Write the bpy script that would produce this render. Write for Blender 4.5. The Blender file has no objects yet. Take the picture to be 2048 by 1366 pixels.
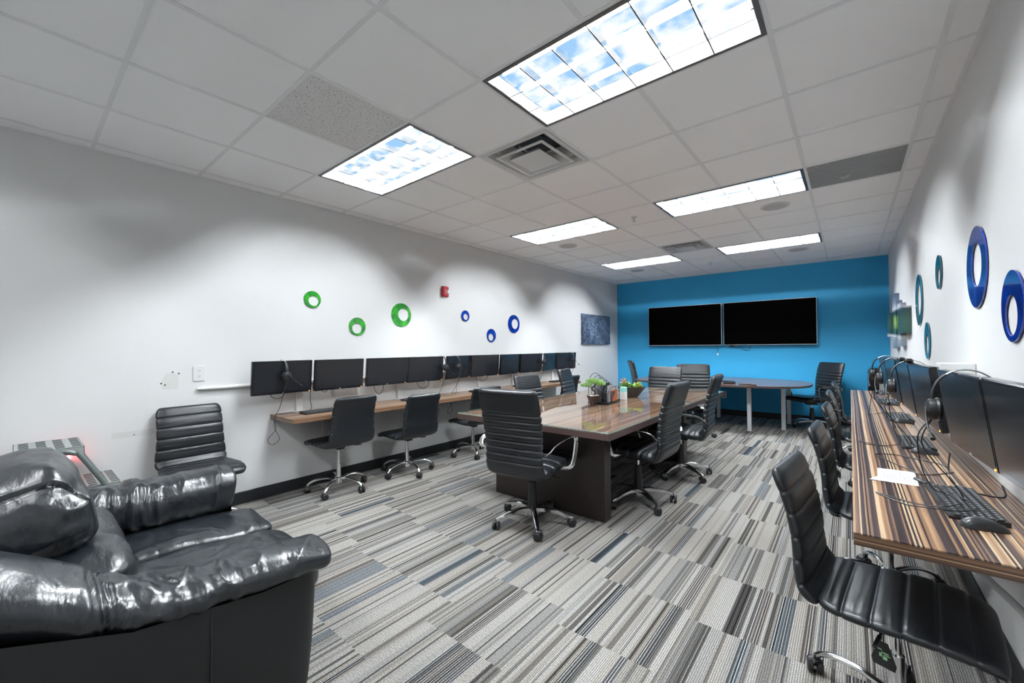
LAMP = 470.0; REAR = .35; EXPO = 0.18
import bpy, math, random
from mathutils import Vector, Matrix, noise as mn
random.seed(7)
PI = math.pi
COL = bpy.context.scene.collection
XL, XR, YB, YF, H = -4.087, 0.489, 8.757, -1.35, 2.751

# ------------------------------------------------------------------ materials
def mat(name, col, rough=.5, metal=0., spec=.5, bump=None, coat=0., emit=None, estr=0.):
    m = bpy.data.materials.new(name); m.use_nodes = True
    nt = m.node_tree; b = nt.nodes['Principled BSDF']
    b.inputs['Base Color'].default_value = (*col, 1)
    b.inputs['Roughness'].default_value = rough
    b.inputs['Metallic'].default_value = metal
    b.inputs['Specular IOR Level'].default_value = spec
    b.inputs['Coat Weight'].default_value = coat
    if emit:
        b.inputs['Emission Color'].default_value = (*emit, 1); b.inputs['Emission Strength'].default_value = estr
    if bump:
        sc, st, dist = bump
        tc = nt.nodes.new('ShaderNodeTexCoord'); n = nt.nodes.new('ShaderNodeTexNoise'); bp = nt.nodes.new('ShaderNodeBump')
        n.inputs['Scale'].default_value = sc; n.inputs['Detail'].default_value = 4
        bp.inputs['Strength'].default_value = st; bp.inputs['Distance'].default_value = dist
        nt.links.new(tc.outputs['Object'], n.inputs['Vector']); nt.links.new(n.outputs['Fac'], bp.inputs['Height'])
        nt.links.new(bp.outputs['Normal'], b.inputs['Normal'])
    return m

class NT:
    def __init__(s, m): s.t = m.node_tree
    def n(s, typ, **kw):
        nd = s.t.nodes.new('ShaderNode' + typ)
        for k, v in kw.items(): setattr(nd, k, v)
        return nd
    def l(s, a, b): s.t.links.new(a, b)
    def math(s, op, a, b=None, c=None):
        nd = s.n('Math', operation=op)
        for i, v in enumerate((a, b, c)):
            if v is None: continue
            if isinstance(v, (int, float)): nd.inputs[i].default_value = v
            else: s.l(v, nd.inputs[i])
        return nd.outputs[0]
    def mix(s, f, a, b, mode='MIX'):
        nd = s.n('Mix', data_type='RGBA', blend_type=mode)
        for i, v in ((0, f), (6, a), (7, b)):
            if isinstance(v, (int, float)): nd.inputs[i].default_value = v
            elif isinstance(v, tuple): nd.inputs[i].default_value = (*v, 1)
            else: s.l(v, nd.inputs[i])
        return nd.outputs[2]
    def ramp(s, f, stops, interp='LINEAR'):
        nd = s.n('ValToRGB'); cr = nd.color_ramp; cr.interpolation = interp
        while len(cr.elements) < len(stops): cr.elements.new(.5)
        for e, (p, c) in zip(cr.elements, stops): e.position = p; e.color = (*c, 1)
        s.l(f, nd.inputs[0]); return nd.outputs[0]

def carpet():
    m = mat('striped_carpet', (.4, .4, .4), .95, spec=.1); t = NT(m); b = m.node_tree.nodes['Principled BSDF']
    tc = t.n('TexCoord'); sp = t.n('SeparateXYZ'); t.l(tc.outputs['Object'], sp.inputs[0])
    x, y = sp.outputs[0], sp.outputs[1]
    T = .5
    ci = t.math('FLOOR', t.math('DIVIDE', t.math('ADD', x, 20.13), T))
    wo = t.n('TexWhiteNoise', noise_dimensions='1D'); t.l(ci, wo.inputs['W'])
    yj = t.math('ADD', t.math('ADD', y, 20.27), t.math('MULTIPLY', wo.outputs['Value'], .5))
    cj = t.math('FLOOR', t.math('DIVIDE', yj, T))
    cv = t.n('CombineXYZ'); t.l(ci, cv.inputs[0]); t.l(cj, cv.inputs[1])
    wt = t.n('TexWhiteNoise', noise_dimensions='2D'); t.l(cv.outputs[0], wt.inputs['Vector'])
    xo = t.math('ADD', x, t.math('MULTIPLY', wt.outputs['Value'], 57.3))
    def vor(scale, off):
        v = t.n('TexVoronoi', voronoi_dimensions='1D'); v.inputs['Scale'].default_value = scale
        t.l(t.math('ADD', xo, off), v.inputs['W']); s2 = t.n('SeparateColor'); t.l(v.outputs['Color'], s2.inputs[0]); return s2.outputs
    v1 = vor(21, 0.); v2 = vor(119, 3.3); v3 = vor(60, 9.1)
    LT2 = (.32, .31, .295)
    LT, MD, BG, DK, DB, BR = (.39, .375, .35), (.27, .262, .25), (.37, .345, .315), (.085, .08, .08), (.08, .10, .12), (.11, .088, .074)
    base = t.ramp(v1[0], [(0, DK), (.04, DB), (.075, BR), (.105, MD), (.2, LT), (.60, BG), (.85, LT2), (.93, LT)], 'CONSTANT')
    # thin dark yarn lines on the light bands, thin pale lines on the dark ones
    thin = t.ramp(v2[0], [(0, (.22, .22, .22)), (.2, (1, 1, 1))], 'CONSTANT')
    dens = t.ramp(v1[1], [(0, (.15, .15, .15)), (.25, (.6, .6, .6)), (.6, (.95, .95, .95))], 'CONSTANT')
    c1 = t.mix(dens, base, t.mix(1., base, thin, 'MULTIPLY'))
    per = t.math('SINE', t.math('MULTIPLY', xo, 2 * PI / .0115))
    isdark = t.ramp(v1[0], [(0, (1, 1, 1)), (.12, (0, 0, 0))], 'CONSTANT')
    isper = t.ramp(v1[2], [(0, (0, 0, 0)), (.2, (1, 1, 1))], 'CONSTANT')
    lf = t.math('MULTIPLY', t.math('MULTIPLY', isdark, isper), t.math('GREATER_THAN', per, .45))
    c2 = t.mix(lf, c1, (.38, .39, .39))
    rib = t.ramp(t.math('SINE', t.math('MULTIPLY', xo, 2 * PI / .0084)), [(0, (.42, .42, .43)), (.28, (.62, .62, .62)), (.45, (1, 1, 1))])
    c2 = t.mix(.8, c2, rib, 'MULTIPLY')
    v3r = t.ramp(v3[1], [(0, (.42, .42, .42)), (.07, (1, 1, 1)), (.8, (1, 1, 1)), (.801, (.78, .76, .73))], 'CONSTANT')
    c3 = t.mix(1., c2, v3r, 'MULTIPLY')
    nz = t.n('TexNoise'); nz.inputs['Scale'].default_value = 260; nz.inputs['Detail'].default_value = 3
    mp = t.n('Mapping'); mp.inputs['Scale'].default_value = (1, .6, 1); t.l(tc.outputs['Object'], mp.inputs[0]); t.l(mp.outputs[0], nz.inputs['Vector'])
    lo = t.ramp(nz.outputs['Fac'], [(.36, (.55, .55, .55)), (.62, (1.22, 1.22, 1.22))])
    c4 = t.mix(1., c3, lo, 'MULTIPLY'); t.l(c4, b.inputs['Base Color'])
    bp = t.n('Bump'); bp.inputs['Strength'].default_value = .5; bp.inputs['Distance'].default_value = .004
    t.l(nz.outputs['Fac'], bp.inputs['Height']); t.l(bp.outputs[0], b.inputs['Normal'])
    return m

def zebra(name, axis, scale, stops, rough=.35, coat=.0, grain=.25):
    m = mat(name, (.3, .2, .1), rough, coat=coat); t = NT(m); b = m.node_tree.nodes['Principled BSDF']
    tc = t.n('TexCoord'); sp = t.n('SeparateXYZ'); t.l(tc.outputs['Object'], sp.inputs[0])
    w = t.n('TexNoise'); w.inputs['Scale'].default_value = .7; t.l(tc.outputs['Object'], w.inputs['Vector'])
    a = t.math('ADD', sp.outputs[axis], t.math('MULTIPLY', w.outputs['Fac'], .012))
    v = t.n('TexVoronoi', voronoi_dimensions='1D'); v.inputs['Scale'].default_value = scale; t.l(a, v.inputs['W'])
    s2 = t.n('SeparateColor'); t.l(v.outputs['Color'], s2.inputs[0])
    c = t.ramp(s2.outputs[0], stops, 'CONSTANT')
    mp = t.n('Mapping'); sc = [4, 4, 4]; sc[axis] = 420; mp.inputs['Scale'].default_value = sc
    n = t.n('TexNoise'); n.inputs['Scale'].default_value = 1; n.inputs['Detail'].default_value = 5
    t.l(tc.outputs['Object'], mp.inputs[0]); t.l(mp.outputs[0], n.inputs['Vector'])
    g = t.ramp(n.outputs['Fac'], [(.3, (1 - grain,) * 3), (.7, (1 + grain * .4,) * 3)])
    t.l(t.mix(1., c, g, 'MULTIPLY'), b.inputs['Base Color'])
    return m

ZS = [(0, (.035, .022, .022)), (.15, (.30, .165, .09)), (.28, (.085, .05, .04)), (.40, (.46, .29, .17)), (.5, (.05, .035, .038)), (.60, (.23, .13, .08)), (.70, (.14, .10, .09)), (.77, (.60, .43, .27)), (.86, (.36, .21, .12))]
ES = [(0, (.15, .07, .045)), (.2, (.38, .21, .13)), (.45, (.22, .115, .075)), (.6, (.48, .30, .20)), (.8, (.10, .055, .04)), (.9, (.58, .40, .28))]
M = {}
M['carpet'] = carpet()
M['zebra'] = zebra('zebra_laminate', 0, 185, ZS, .30)
M['zebra_edge'] = zebra('zebra_edge_band', 2, 170, [(0, (.09, .05, .035)), (.2, (.42, .24, .12)), (.42, (.22, .12, .065)), (.6, (.5, .31, .17)), (.8, (.14, .08, .05))], .35)
M['ebony'] = zebra('brown_streaked_veneer', 0, 90, ES, .35)
M['oval_top'] = zebra('purple_brown_veneer', 0, 60, [(0, (.13, .075, .07)), (.3, (.18, .11, .10)), (.6, (.15, .09, .085))], .25)
M['white'] = mat('white_wall_paint', (.68, .682, .683), .6, spec=.3, bump=(180, .06, .002))
M['blue'] = mat('blue_wall_paint', (.038, .35, .64), .55, spec=.3, bump=(180, .05, .002))
M['ceil'] = mat('ceiling_tile_board', (.93, .94, .95), .9, spec=.1, bump=(300, .15, .002))
M['grid'] = mat('ceiling_grid_metal', (.80, .81, .82), .45, spec=.4)
M['base'] = mat('black_rubber_baseboard', (.012, .013, .016), .45)
M['leather'] = mat('black_leatherette', (.011, .013, .016), .36, spec=.55, bump=(260, .12, .001))
M['sofa'] = mat('black_glossy_leather', (.018, .022, .027), .34, spec=.9, bump=(330, .12, .0012))
M['sofa_side'] = mat('black_matt_leather', (.010, .011, .012), .5, spec=.45, bump=(330, .15, .001))
def softleather():
    m = mat('creased_glossy_black_leather', (.010, .013, .017), .30, spec=.85); t = NT(m); b = m.node_tree.nodes['Principled BSDF']
    tc = t.n('TexCoord'); n1 = t.n('TexNoise'); n1.inputs['Scale'].default_value = 330; n1.inputs['Detail'].default_value = 3; t.l(tc.outputs['Object'], n1.inputs['Vector'])
    mp = t.n('Mapping'); mp.inputs['Scale'].default_value = (.7, 1.5, 1); t.l(tc.outputs['Object'], mp.inputs[0])
    n2 = t.n('TexNoise'); n2.inputs['Scale'].default_value = 11; n2.inputs['Detail'].default_value = 5; n2.inputs['Distortion'].default_value = .3; n2.inputs['Roughness'].default_value = .45; t.l(mp.outputs[0], n2.inputs['Vector'])
    b1 = t.n('Bump'); b1.inputs['Strength'].default_value = .12; b1.inputs['Distance'].default_value = .0012; t.l(n1.outputs['Fac'], b1.inputs['Height'])
    b2 = t.n('Bump'); b2.inputs['Strength'].default_value = .32; b2.inputs['Distance'].default_value = .03; t.l(n2.outputs['Fac'], b2.inputs['Height']); t.l(b1.outputs[0], b2.inputs['Normal']); t.l(b2.outputs[0], b.inputs['Normal'])
    t.l(t.math('ADD', .22, t.math('MULTIPLY', n2.outputs['Fac'], .18)), b.inputs['Roughness']); return m
M['sofa'] = softleather()
M['chrome'] = mat('polished_chrome', (.82, .83, .84), .12, 1.)
M['black'] = mat('black_plastic', (.014, .014, .016), .42)
M['blackgloss'] = mat('black_gloss_plastic', (.01, .01, .012), .15)
M['screen'] = mat('dark_screen', (.014, .016, .020), .22, spec=.6)
M['tvscreen'] = mat('black_television_screen', (.0, .0, .0), .6, spec=.02)
M['silver'] = mat('brushed_silver', (.55, .56, .57), .35, .9)
M['steelwhite'] = mat('satin_aluminium_leg', (.62, .64, .66), .4, .3)
M['wplastic'] = mat('white_plastic', (.70, .71, .71), .35)
M['espresso'] = mat('espresso_laminate', (.032, .022, .020), .38, bump=(40, .05, .001))
M['edge'] = mat('brown_edge_band', (.085, .052, .048), .4)
M['grey'] = mat('grey_green_painted_steel', (.30, .33, .32), .4, spec=.5)
M['greydark'] = mat('dark_grey_green_tube', (.13, .155, .15), .35)
M['slot'] = mat('dark_slot', (.03, .035, .035), .6)
M['red'] = mat('red_alarm_plastic', (.42, .02, .035), .35)
M['orange'] = mat('orange_light', (.9, .3, .05), .4, emit=(1, .3, .05), estr=4)
M['paper'] = mat('white_paper', (.68, .69, .71), .6)
M['ink'] = mat('grey_ink', (.25, .26, .28), .6)
M['key'] = mat('keyboard_key', (.022, .024, .027), .5)
M['legend'] = mat('pale_key_legend', (.55, .57, .6), .5)
M['mouse'] = mat('graphite_mouse_plastic', (.03, .032, .035), .28)
M['led'] = mat('white_lettering', (.6, .62, .64), .4)
M['greenglass'] = mat('glossy_green_glass', (.012, .22, .025), .1, coat=.6)
M['blueglass'] = mat('glossy_blue_glass', (.008, .045, .30), .1, coat=.6)
M['tealglass'] = mat('glossy_teal_glass', (.012, .12, .16), .1, coat=.6)
M['leaf'] = mat('bright_green_foliage', (.26, .44, .13), .55)
M['leaf2'] = mat('yellow_green_leaf', (.40, .50, .12), .5)
M['leaf3'] = mat('pink_tipped_leaf', (.45, .28, .2), .5)
M['bark'] = mat('dark_bark', (.03, .022, .018), .7)
M['pot'] = mat('brown_glazed_pot', (.05, .03, .025), .15)
M['bowl'] = mat('matt_charcoal_bowl', (.035, .03, .028), .5)
M['stone'] = mat('pale_pebbles', (.4, .36, .33), .6)
M['teal'] = mat('pale_teal_card', (.25, .62, .58), .4)
M['rust'] = mat('orange_brown_paper', (.45, .12, .03), .5)
M['mesh'] = mat('black_wire', (.02, .02, .022), .4, .5)
M['lilac'] = mat('grey_lilac_paper', (.3, .29, .33), .5)
M['patch'] = mat('off_white_wall_filler', (.62, .615, .60), .75)
M['towergrey'] = mat('warm_grey_plastic', (.28, .28, .26), .5)
M['greygrille'] = mat('grey_speaker_grille', (.50, .50, .50), .6)
M['ventwhite'] = mat('vent_white_enamel', (.62, .63, .63), .3)
M['ventdark'] = mat('vent_duct_interior', (.06, .08, .10), .6)
M['fixture'] = mat('dark_fixture_trim', (.12, .125, .13), .35, .5)
M['louver'] = mat('mirror_louver_blade', (.80, .82, .84), .10, 1.)
M['louvershade'] = mat('painted_shade_louver_edge', (.06, .062, .066), .5)  # dark colour stands for blade edges in shade against the bright panel
M['housing'] = mat('fixture_housing', (.5, .52, .55), .4)
M['tubelight'] = mat('fluorescent_tube', (1, 1, 1), .5, emit=(.91, .965, 1.), estr=LAMP)
M['tubefill'] = mat('added_fill_tube', (1, 1, 1), .5, emit=(.95, .98, 1.), estr=LAMP * REAR)
M['bulb'] = mat('red_glowing_lamp', (1, .2, .2), .4, emit=(1, .06, .07), estr=45)

def glass():
    m = bpy.data.materials.new('table_glass'); m.use_nodes = True; nt = m.node_tree; nt.nodes.clear(); t = NT(m)
    o = t.n('OutputMaterial'); tr = t.n('BsdfTransparent'); tr.inputs[0].default_value = (.94, .975, .96, 1)
    g = t.n('BsdfGlossy'); g.inputs['Roughness'].default_value = .015; g.inputs[0].default_value = (.95, .98, .98, 1)
    f = t.n('Fresnel'); f.inputs[0].default_value = 1.5
    mx = t.n('MixShader'); t.l(t.math('MULTIPLY', f.outputs[0], 1.15), mx.inputs[0]); t.l(tr.outputs[0], mx.inputs[1]); t.l(g.outputs[0], mx.inputs[2]); t.l(mx.outputs[0], o.inputs[0])
    return m
M['glass'] = glass()
M['glassedge'] = mat('green_glass_edge', (.25, .42, .38), .15)

def art():
    m = mat('mottled_blue_grey_canvas', (.1, .15, .2), .5); t = NT(m); b = m.node_tree.nodes['Principled BSDF']
    tc = t.n('TexCoord'); mp = t.n('Mapping'); mp.inputs['Scale'].default_value = (1, 1, .6); t.l(tc.outputs['Object'], mp.inputs[0])
    v = t.n('TexVoronoi'); v.inputs['Scale'].default_value = 42; t.l(mp.outputs[0], v.inputs['Vector'])
    s2 = t.n('SeparateColor'); t.l(v.outputs['Color'], s2.inputs[0])
    n = t.n('TexNoise'); n.inputs['Scale'].default_value = 2.2; t.l(tc.outputs['Object'], n.inputs['Vector'])
    f = t.math('ADD', t.math('MULTIPLY', s2.outputs[0], .45), t.math('MULTIPLY', n.outputs['Fac'], .75))
    t.l(t.ramp(f, [(.25, (.008, .014, .03)), (.55, (.05, .075, .13)), (.85, (.20, .26, .36))]), b.inputs['Base Color']); return m
M['art'] = art()
def glassmottle(name, a, bcol):
    m = mat(name, a, .1, coat=.6); t = NT(m); b = m.node_tree.nodes['Principled BSDF']
    tc = t.n('TexCoord'); n = t.n('TexNoise'); n.inputs['Scale'].default_value = 14; n.inputs['Detail'].default_value = 3; t.l(tc.outputs['Object'], n.inputs['Vector'])
    t.l(t.ramp(n.outputs['Fac'], [(.42, a), (.62, bcol)]), b.inputs['Base Color']); return m
M['greenglass'] = glassmottle('glossy_green_glass_ring', (.012, .20, .022), (.03, .38, .02))
M['blueglass'] = glassmottle('glossy_blue_glass_ring', (.006, .03, .22), (.006, .05, .42))
def skypanel(name, strength, seed):
    m = bpy.data.materials.new(name); m.use_nodes = True; nt = m.node_tree; nt.nodes.clear(); t = NT(m)
    o = t.n('OutputMaterial'); e = t.n('Emission'); tc = t.n('TexCoord'); mp = t.n('Mapping'); mp.inputs['Location'].default_value = (seed * 3.1, seed * 1.7, 0)
    n = t.n('TexNoise'); n.inputs['Scale'].default_value = 5.; n.inputs['Detail'].default_value = 5; t.l(tc.outputs['Object'], mp.inputs[0]); t.l(mp.outputs[0], n.inputs['Vector'])
    t.l(t.ramp(n.outputs['Fac'], [(.40, (.34, .60, .92)), (.52, (.86, .94, 1.)), (.6, (1, 1, 1))]), e.inputs[0])
    e.inputs[1].default_value = strength; t.l(e.outputs[0], o.inputs[0]); return m
def multiart():
    m = mat('abstract_green_white_blue_print', (.2, .3, .3), .3); t = NT(m); b = m.node_tree.nodes['Principled BSDF']
    tc = t.n('TexCoord'); sp = t.n('SeparateXYZ'); t.l(tc.outputs['Object'], sp.inputs[0])
    z = t.math('ADD', t.math('MULTIPLY', t.math('ADD', sp.outputs[2], t.math('MULTIPLY', sp.outputs[1], -.03)), 1.25), .5)
    c = t.ramp(z, [(0, (.05, .09, .16)), (.24, (.35, .42, .5)), (.29, (.75, .78, .8)), (.33, (.02, .06, .06)), (.42, (.03, .09, .07)), (.5, (.04, .10, .08)), (.58, (.03, .09, .07)), (.67, (.02, .05, .07)), (.71, (.75, .78, .82)), (.8, (.2, .26, .36)), (1, (.04, .06, .12))])
    dy = t.math('DIVIDE', t.math('ADD', sp.outputs[1], .1), .42); dz = t.math('DIVIDE', t.math('SUBTRACT', z, .5), .13)
    rr = t.math('SQRT', t.math('ADD', t.math('MULTIPLY', dy, dy), t.math('MULTIPLY', dz, dz)))
    g = t.ramp(rr, [(0, (1, 1, 1)), (1, (0, 0, 0))]); t.l(t.mix(g, c, (.42, .62, .12)), b.inputs['Base Color']); return m
M['multiart'] = multiart()
def speckle():
    m = mat('speckled_ceiling_tile', (.8, .8, .8), .9, spec=.1); t = NT(m); b = m.node_tree.nodes['Principled BSDF']
    tc = t.n('TexCoord'); v = t.n('TexNoise'); v.inputs['Scale'].default_value = 110; v.inputs['Detail'].default_value = 2; t.l(tc.outputs['Object'], v.inputs['Vector'])
    t.l(t.ramp(v.outputs['Fac'], [(.32, (.25, .25, .25)), (.40, (.74, .74, .74))]), b.inputs['Base Color']); return m
M['speckle'] = speckle()
def scuff():
    m = mat('scuffed_grey_panel', (.25, .25, .25), .55); t = NT(m); b = m.node_tree.nodes['Principled BSDF']
    tc = t.n('TexCoord'); v = t.n('TexNoise'); v.inputs['Scale'].default_value = 5; v.inputs['Detail'].default_value = 6; v.inputs['Distortion'].default_value = 2.5; t.l(tc.outputs['Object'], v.inputs['Vector'])
    t.l(t.ramp(v.outputs['Fac'], [(.3, (.23, .23, .225)), (.66, (.27, .27, .265)), (.72, (.5, .5, .5))]), b.inputs['Base Color']); return m
M['scuff'] = scuff()

# ------------------------------------------------------------------ geometry helpers
class MB:
    def __init__(s): s.v = []; s.f = []
    def add(s, vs, fs, T=None):
        o = len(s.v)
        for p in vs:
            p = Vector(p); s.v.append(T @ p if T else p)
        s.f += [tuple(i + o for i in f) for f in fs]; return s
    def box(s, x0, x1, y0, y1, z0, z1, T=None, bev=0.):
        if bev > 0:
            b = min(bev, abs(x1 - x0) / 2.01, abs(y1 - y0) / 2.01, abs(z1 - z0) / 2.01)
            vs = []; fs = []; X = (x0, x1); Y = (y0, y1); Z = (z0, z1); idx = {}
            for i in (0, 1):
                for j in (0, 1):
                    for k in (0, 1):
                        sx, sy, sz = (b, -b)[i], (b, -b)[j], (b, -b)[k]
                        for a, p in (('x', (X[i], Y[j] + sy, Z[k] + sz)), ('y', (X[i] + sx, Y[j], Z[k] + sz)), ('z', (X[i] + sx, Y[j] + sy, Z[k]))):
                            idx[i, j, k, a] = len(vs); vs.append(p)
            g = lambda *a: idx[a]
            for i in (0, 1): fs.append((g(i, 0, 0, 'x'), g(i, 1, 0, 'x'), g(i, 1, 1, 'x'), g(i, 0, 1, 'x')))
            for j in (0, 1): fs.append((g(0, j, 0, 'y'), g(1, j, 0, 'y'), g(1, j, 1, 'y'), g(0, j, 1, 'y')))
            for k in (0, 1): fs.append((g(0, 0, k, 'z'), g(1, 0, k, 'z'), g(1, 1, k, 'z'), g(0, 1, k, 'z')))
            for i in (0, 1):
                for j in (0, 1): fs.append((g(i, j, 0, 'x'), g(i, j, 1, 'x'), g(i, j, 1, 'y'), g(i, j, 0, 'y')))
                for k in (0, 1): fs.append((g(i, 0, k, 'x'), g(i, 1, k, 'x'), g(i, 1, k, 'z'), g(i, 0, k, 'z')))
            for j in (0, 1):
                for k in (0, 1): fs.append((g(0, j, k, 'y'), g(1, j, k, 'y'), g(1, j, k, 'z'), g(0, j, k, 'z')))
            for i in (0, 1):
                for j in (0, 1):
                    for k in (0, 1): fs.append((g(i, j, k, 'x'), g(i, j, k, 'y'), g(i, j, k, 'z')))
            return s.add(vs, fs, T)
        vs = [(x0, y0, z0), (x1, y0, z0), (x1, y1, z0), (x0, y1, z0), (x0, y0, z1), (x1, y0, z1), (x1, y1, z1), (x0, y1, z1)]
        return s.add(vs, [(0, 3, 2, 1), (4, 5, 6, 7), (0, 1, 5, 4), (1, 2, 6, 5), (2, 3, 7, 6), (3, 0, 4, 7)], T)
    def lathe(s, prof, n=24, T=None, cap=True):
        vs = []; fs = []
        for r, z in prof:
            for i in range(n): a = 2 * PI * i / n; vs.append((r * math.cos(a), r * math.sin(a), z))
        for k in range(len(prof) - 1):
            for i in range(n):
                j = (i + 1) % n; fs.append((k * n + i, k * n + j, (k + 1) * n + j, (k + 1) * n + i))
        if cap: fs.append(tuple(range(n))[::-1]); fs.append(tuple((len(prof) - 1) * n + i for i in range(n)))
        return s.add(vs, fs, T)
    def cyl(s, r, z0, z1, n=24, T=None, r2=None):
        return s.lathe([(r, z0), (r if r2 is None else r2, z1)], n, T)
    def tube(s, pts, r, n=8, T=None, closed=False, flat=None):
        pts = [Vector(p) for p in pts]; N = len(pts); vs = []; fs = []; up = None
        for i, p in enumerate(pts):
            a = pts[(i - 1) % N] if closed or i > 0 else p; b = pts[(i + 1) % N] if closed or i < N - 1 else p
            d = (b - a); d = d.normalized() if d.length > 1e-9 else Vector((0, 0, 1))
            if up is None:
                up = Vector((0, 0, 1)) if abs(d.z) < .9 else Vector((0, 1, 0))
            u = (up - d * up.dot(d)); u = u.normalized() if u.length > 1e-6 else d.orthogonal().normalized(); up = u
            w = d.cross(u); rr = r[i] if isinstance(r, (list, tuple)) else r
            fa, fb = flat if flat else (1, 1)
            for k in range(n):
                an = 2 * PI * k / n; vs.append(p + u * math.cos(an) * rr * fa + w * math.sin(an) * rr * fb)
        R = N if closed else N - 1
        for i in range(R):
            i2 = (i + 1) % N
            for k in range(n): k2 = (k + 1) % n; fs.append((i * n + k, i * n + k2, i2 * n + k2, i2 * n + k))
        if not closed: fs.append(tuple(range(n))[::-1]); fs.append(tuple((N - 1) * n + k for k in range(n)))
        return s.add(vs, fs, T)
    def prism(s, poly, z0, z1, T=None):
        n = len(poly); vs = [(x, y, z0) for x, y in poly] + [(x, y, z1) for x, y in poly]
        fs = [tuple(range(n))[::-1], tuple(range(n, 2 * n))] + [(i, (i + 1) % n, n + (i + 1) % n, n + i) for i in range(n)]
        return s.add(vs, fs, T)
    def grid(s, fn, nu, nv, closev=False):
        o = len(s.v)
        for i in range(nu):
            for j in range(nv): s.v.append(Vector(fn(i, j)))
        for i in range(nu - 1):
            for j in range(nv if closev else nv - 1):
                j2 = (j + 1) % nv; s.f.append((o + i * nv + j, o + i * nv + j2, o + (i + 1) * nv + j2, o + (i + 1) * nv + j))
        return s
    def mark(s): s.marks = getattr(s, 'marks', []) + [len(s.f)]; return s
    def build(s, name, m, parent=None, smooth=35, m2=None):
        me = bpy.data.meshes.new(name); me.from_pydata([tuple(p) for p in s.v], [], s.f)
        import bmesh
        bm = bmesh.new(); bm.from_mesh(me); bmesh.ops.recalc_face_normals(bm, faces=bm.faces[:]); bm.to_mesh(me); bm.free()
        me.materials.append(m)
        if m2:
            me.materials.append(m2)
            for i, p in enumerate(me.polygons):
                if i >= s.marks[0]: p.material_index = 1
        if smooth:
            me.shade_smooth()
            me.set_sharp_from_angle(angle=math.radians(smooth))
        o = bpy.data.objects.new(name, me); COL.objects.link(o)
        if parent: o.parent = parent
        return o

def TR(x=0, y=0, z=0, rz=0, rx=0, ry=0):
    return Matrix.Translation((x, y, z)) @ Matrix.Rotation(rz, 4, 'Z') @ Matrix.Rotation(ry, 4, 'Y') @ Matrix.Rotation(rx, 4, 'X')
def tag(o, label=None, cat=None, group=None, kind=None):
    if label: o['label'] = label
    if cat: o['category'] = cat
    if group: o['group'] = group
    if kind: o['kind'] = kind
    return o
def empty(name, loc, rz=0, label=None, cat=None, group=None):
    o = bpy.data.objects.new(name, None); COL.objects.link(o); o.location = loc; o.rotation_euler.z = rz
    o.empty_display_size = .1
    return tag(o, label, cat, group)
def copy_tree(o, loc=None, rz=None, label=None):
    kids = {}
    for q in bpy.data.objects:
        if q.parent: kids.setdefault(q.parent, []).append(q)
    def rec(a, par):
        c = a.copy(); COL.objects.link(c); c.parent = par
        for k in kids.get(a, []): rec(k, c)
        return c
    c = rec(o, None)
    if loc is not None: c.location = loc
    if rz is not None: c.rotation_euler.z = rz
    if label: c['label'] = label
    return c
def struct(o): o['kind'] = 'structure'; return o
def smooth_path(pts, n=10):
    pts = [Vector(p) for p in pts]; out = []
    for i in range(len(pts) - 1):
        p0 = pts[max(i - 1, 0)]; p1 = pts[i]; p2 = pts[i + 1]; p3 = pts[min(i + 2, len(pts) - 1)]
        for k in range(n):
            t = k / n; out.append(.5 * ((2 * p1) + (p2 - p0) * t + (2 * p0 - 5 * p1 + 4 * p2 - p3) * t * t + (3 * p1 - p0 - 3 * p2 + p3) * t ** 3))
    out.append(pts[-1]); return out
def sst(a, b, x):
    t = max(0, min(1, (x - a) / (b - a))); return t * t * (3 - 2 * t)
# ------------------------------------------------------------------ the room
struct(MB().box(XL - .1, XR + .1, YF - .1, YB + .1, -.06, 0).build('floor', M['carpet'], smooth=0))
struct(MB().box(XL - .1, XL, YF - .1, YB, 0, H + .25).build('wall_left', M['white'], smooth=0))
struct(MB().box(XR, XR + .1, YF - .1, YB, 0, H + .25).build('wall_right', M['white'], smooth=0))
struct(MB().box(XL - .1, XR + .1, YB, YB + .1, 0, H + .25).build('wall_back', M['blue'], smooth=0))
struct(MB().box(XL, XR, YF - .1, YF, 0, H + .25).build('wall_front', M['white'], smooth=0))
def baseb(name, x0, x1, y0, y1): struct(MB().box(x0, x1, y0, y1, 0, .105, bev=.003).build(name, M['base']))
baseb('baseboard_left', XL, XL + .014, YF + .014, YB - .014); baseb('baseboard_right', XR - .014, XR, YF + .014, YB - .014)
baseb('baseboard_back', XL, XR, YB - .014, YB); baseb('baseboard_front', XL, XR, YF, YF + .014)
GX = [XL] + [-.2603 + .615 * i for i in range(-6, 2)] + [XR]
GY = [YF] + [.344 + .6096 * j for j in range(-2, 14)] + [YB]
FIX = []
for j in (-2, 2, 6, 10):  # first row is unseen, added behind the camera for its light
    for i in (-5, -2): FIX.append((-.2603 + .615 * i, -.2603 + .615 * (i + 2), .344 + .6096 * j, .344 + .6096 * (j + 1)))
VENT = [(-2.1053, -1.4903, .344 + .6096 * 3, .344 + .6096 * 4), (-2.1053, -1.4903, .344 + .6096 * 9, .344 + .6096 * 10)]
SPEC = (-2.7203, -2.1053, .344 + .6096, .344 + .6096 * 2); GREY = (-.2603, .3547, .344 + .6096 * 6, .344 + .6096 * 7)
cb = MB(); rnd = random.Random(3)
for a in range(len(GX) - 1):
    for b in range(len(GY) - 1):
        x0, x1, y0, y1 = GX[a], GX[a + 1], GY[b], GY[b + 1]; cx, cy = (x0 + x1) / 2, (y0 + y1) / 2
        if any(f[0] < cx < f[1] and f[2] < cy < f[3] for f in FIX + VENT + [SPEC, GREY]): continue
        cb.box(x0, x1, y0, y1, H + .002, H + .02)
struct(cb.build('ceiling', M['ceil'], smooth=0))
gb = MB()
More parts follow.
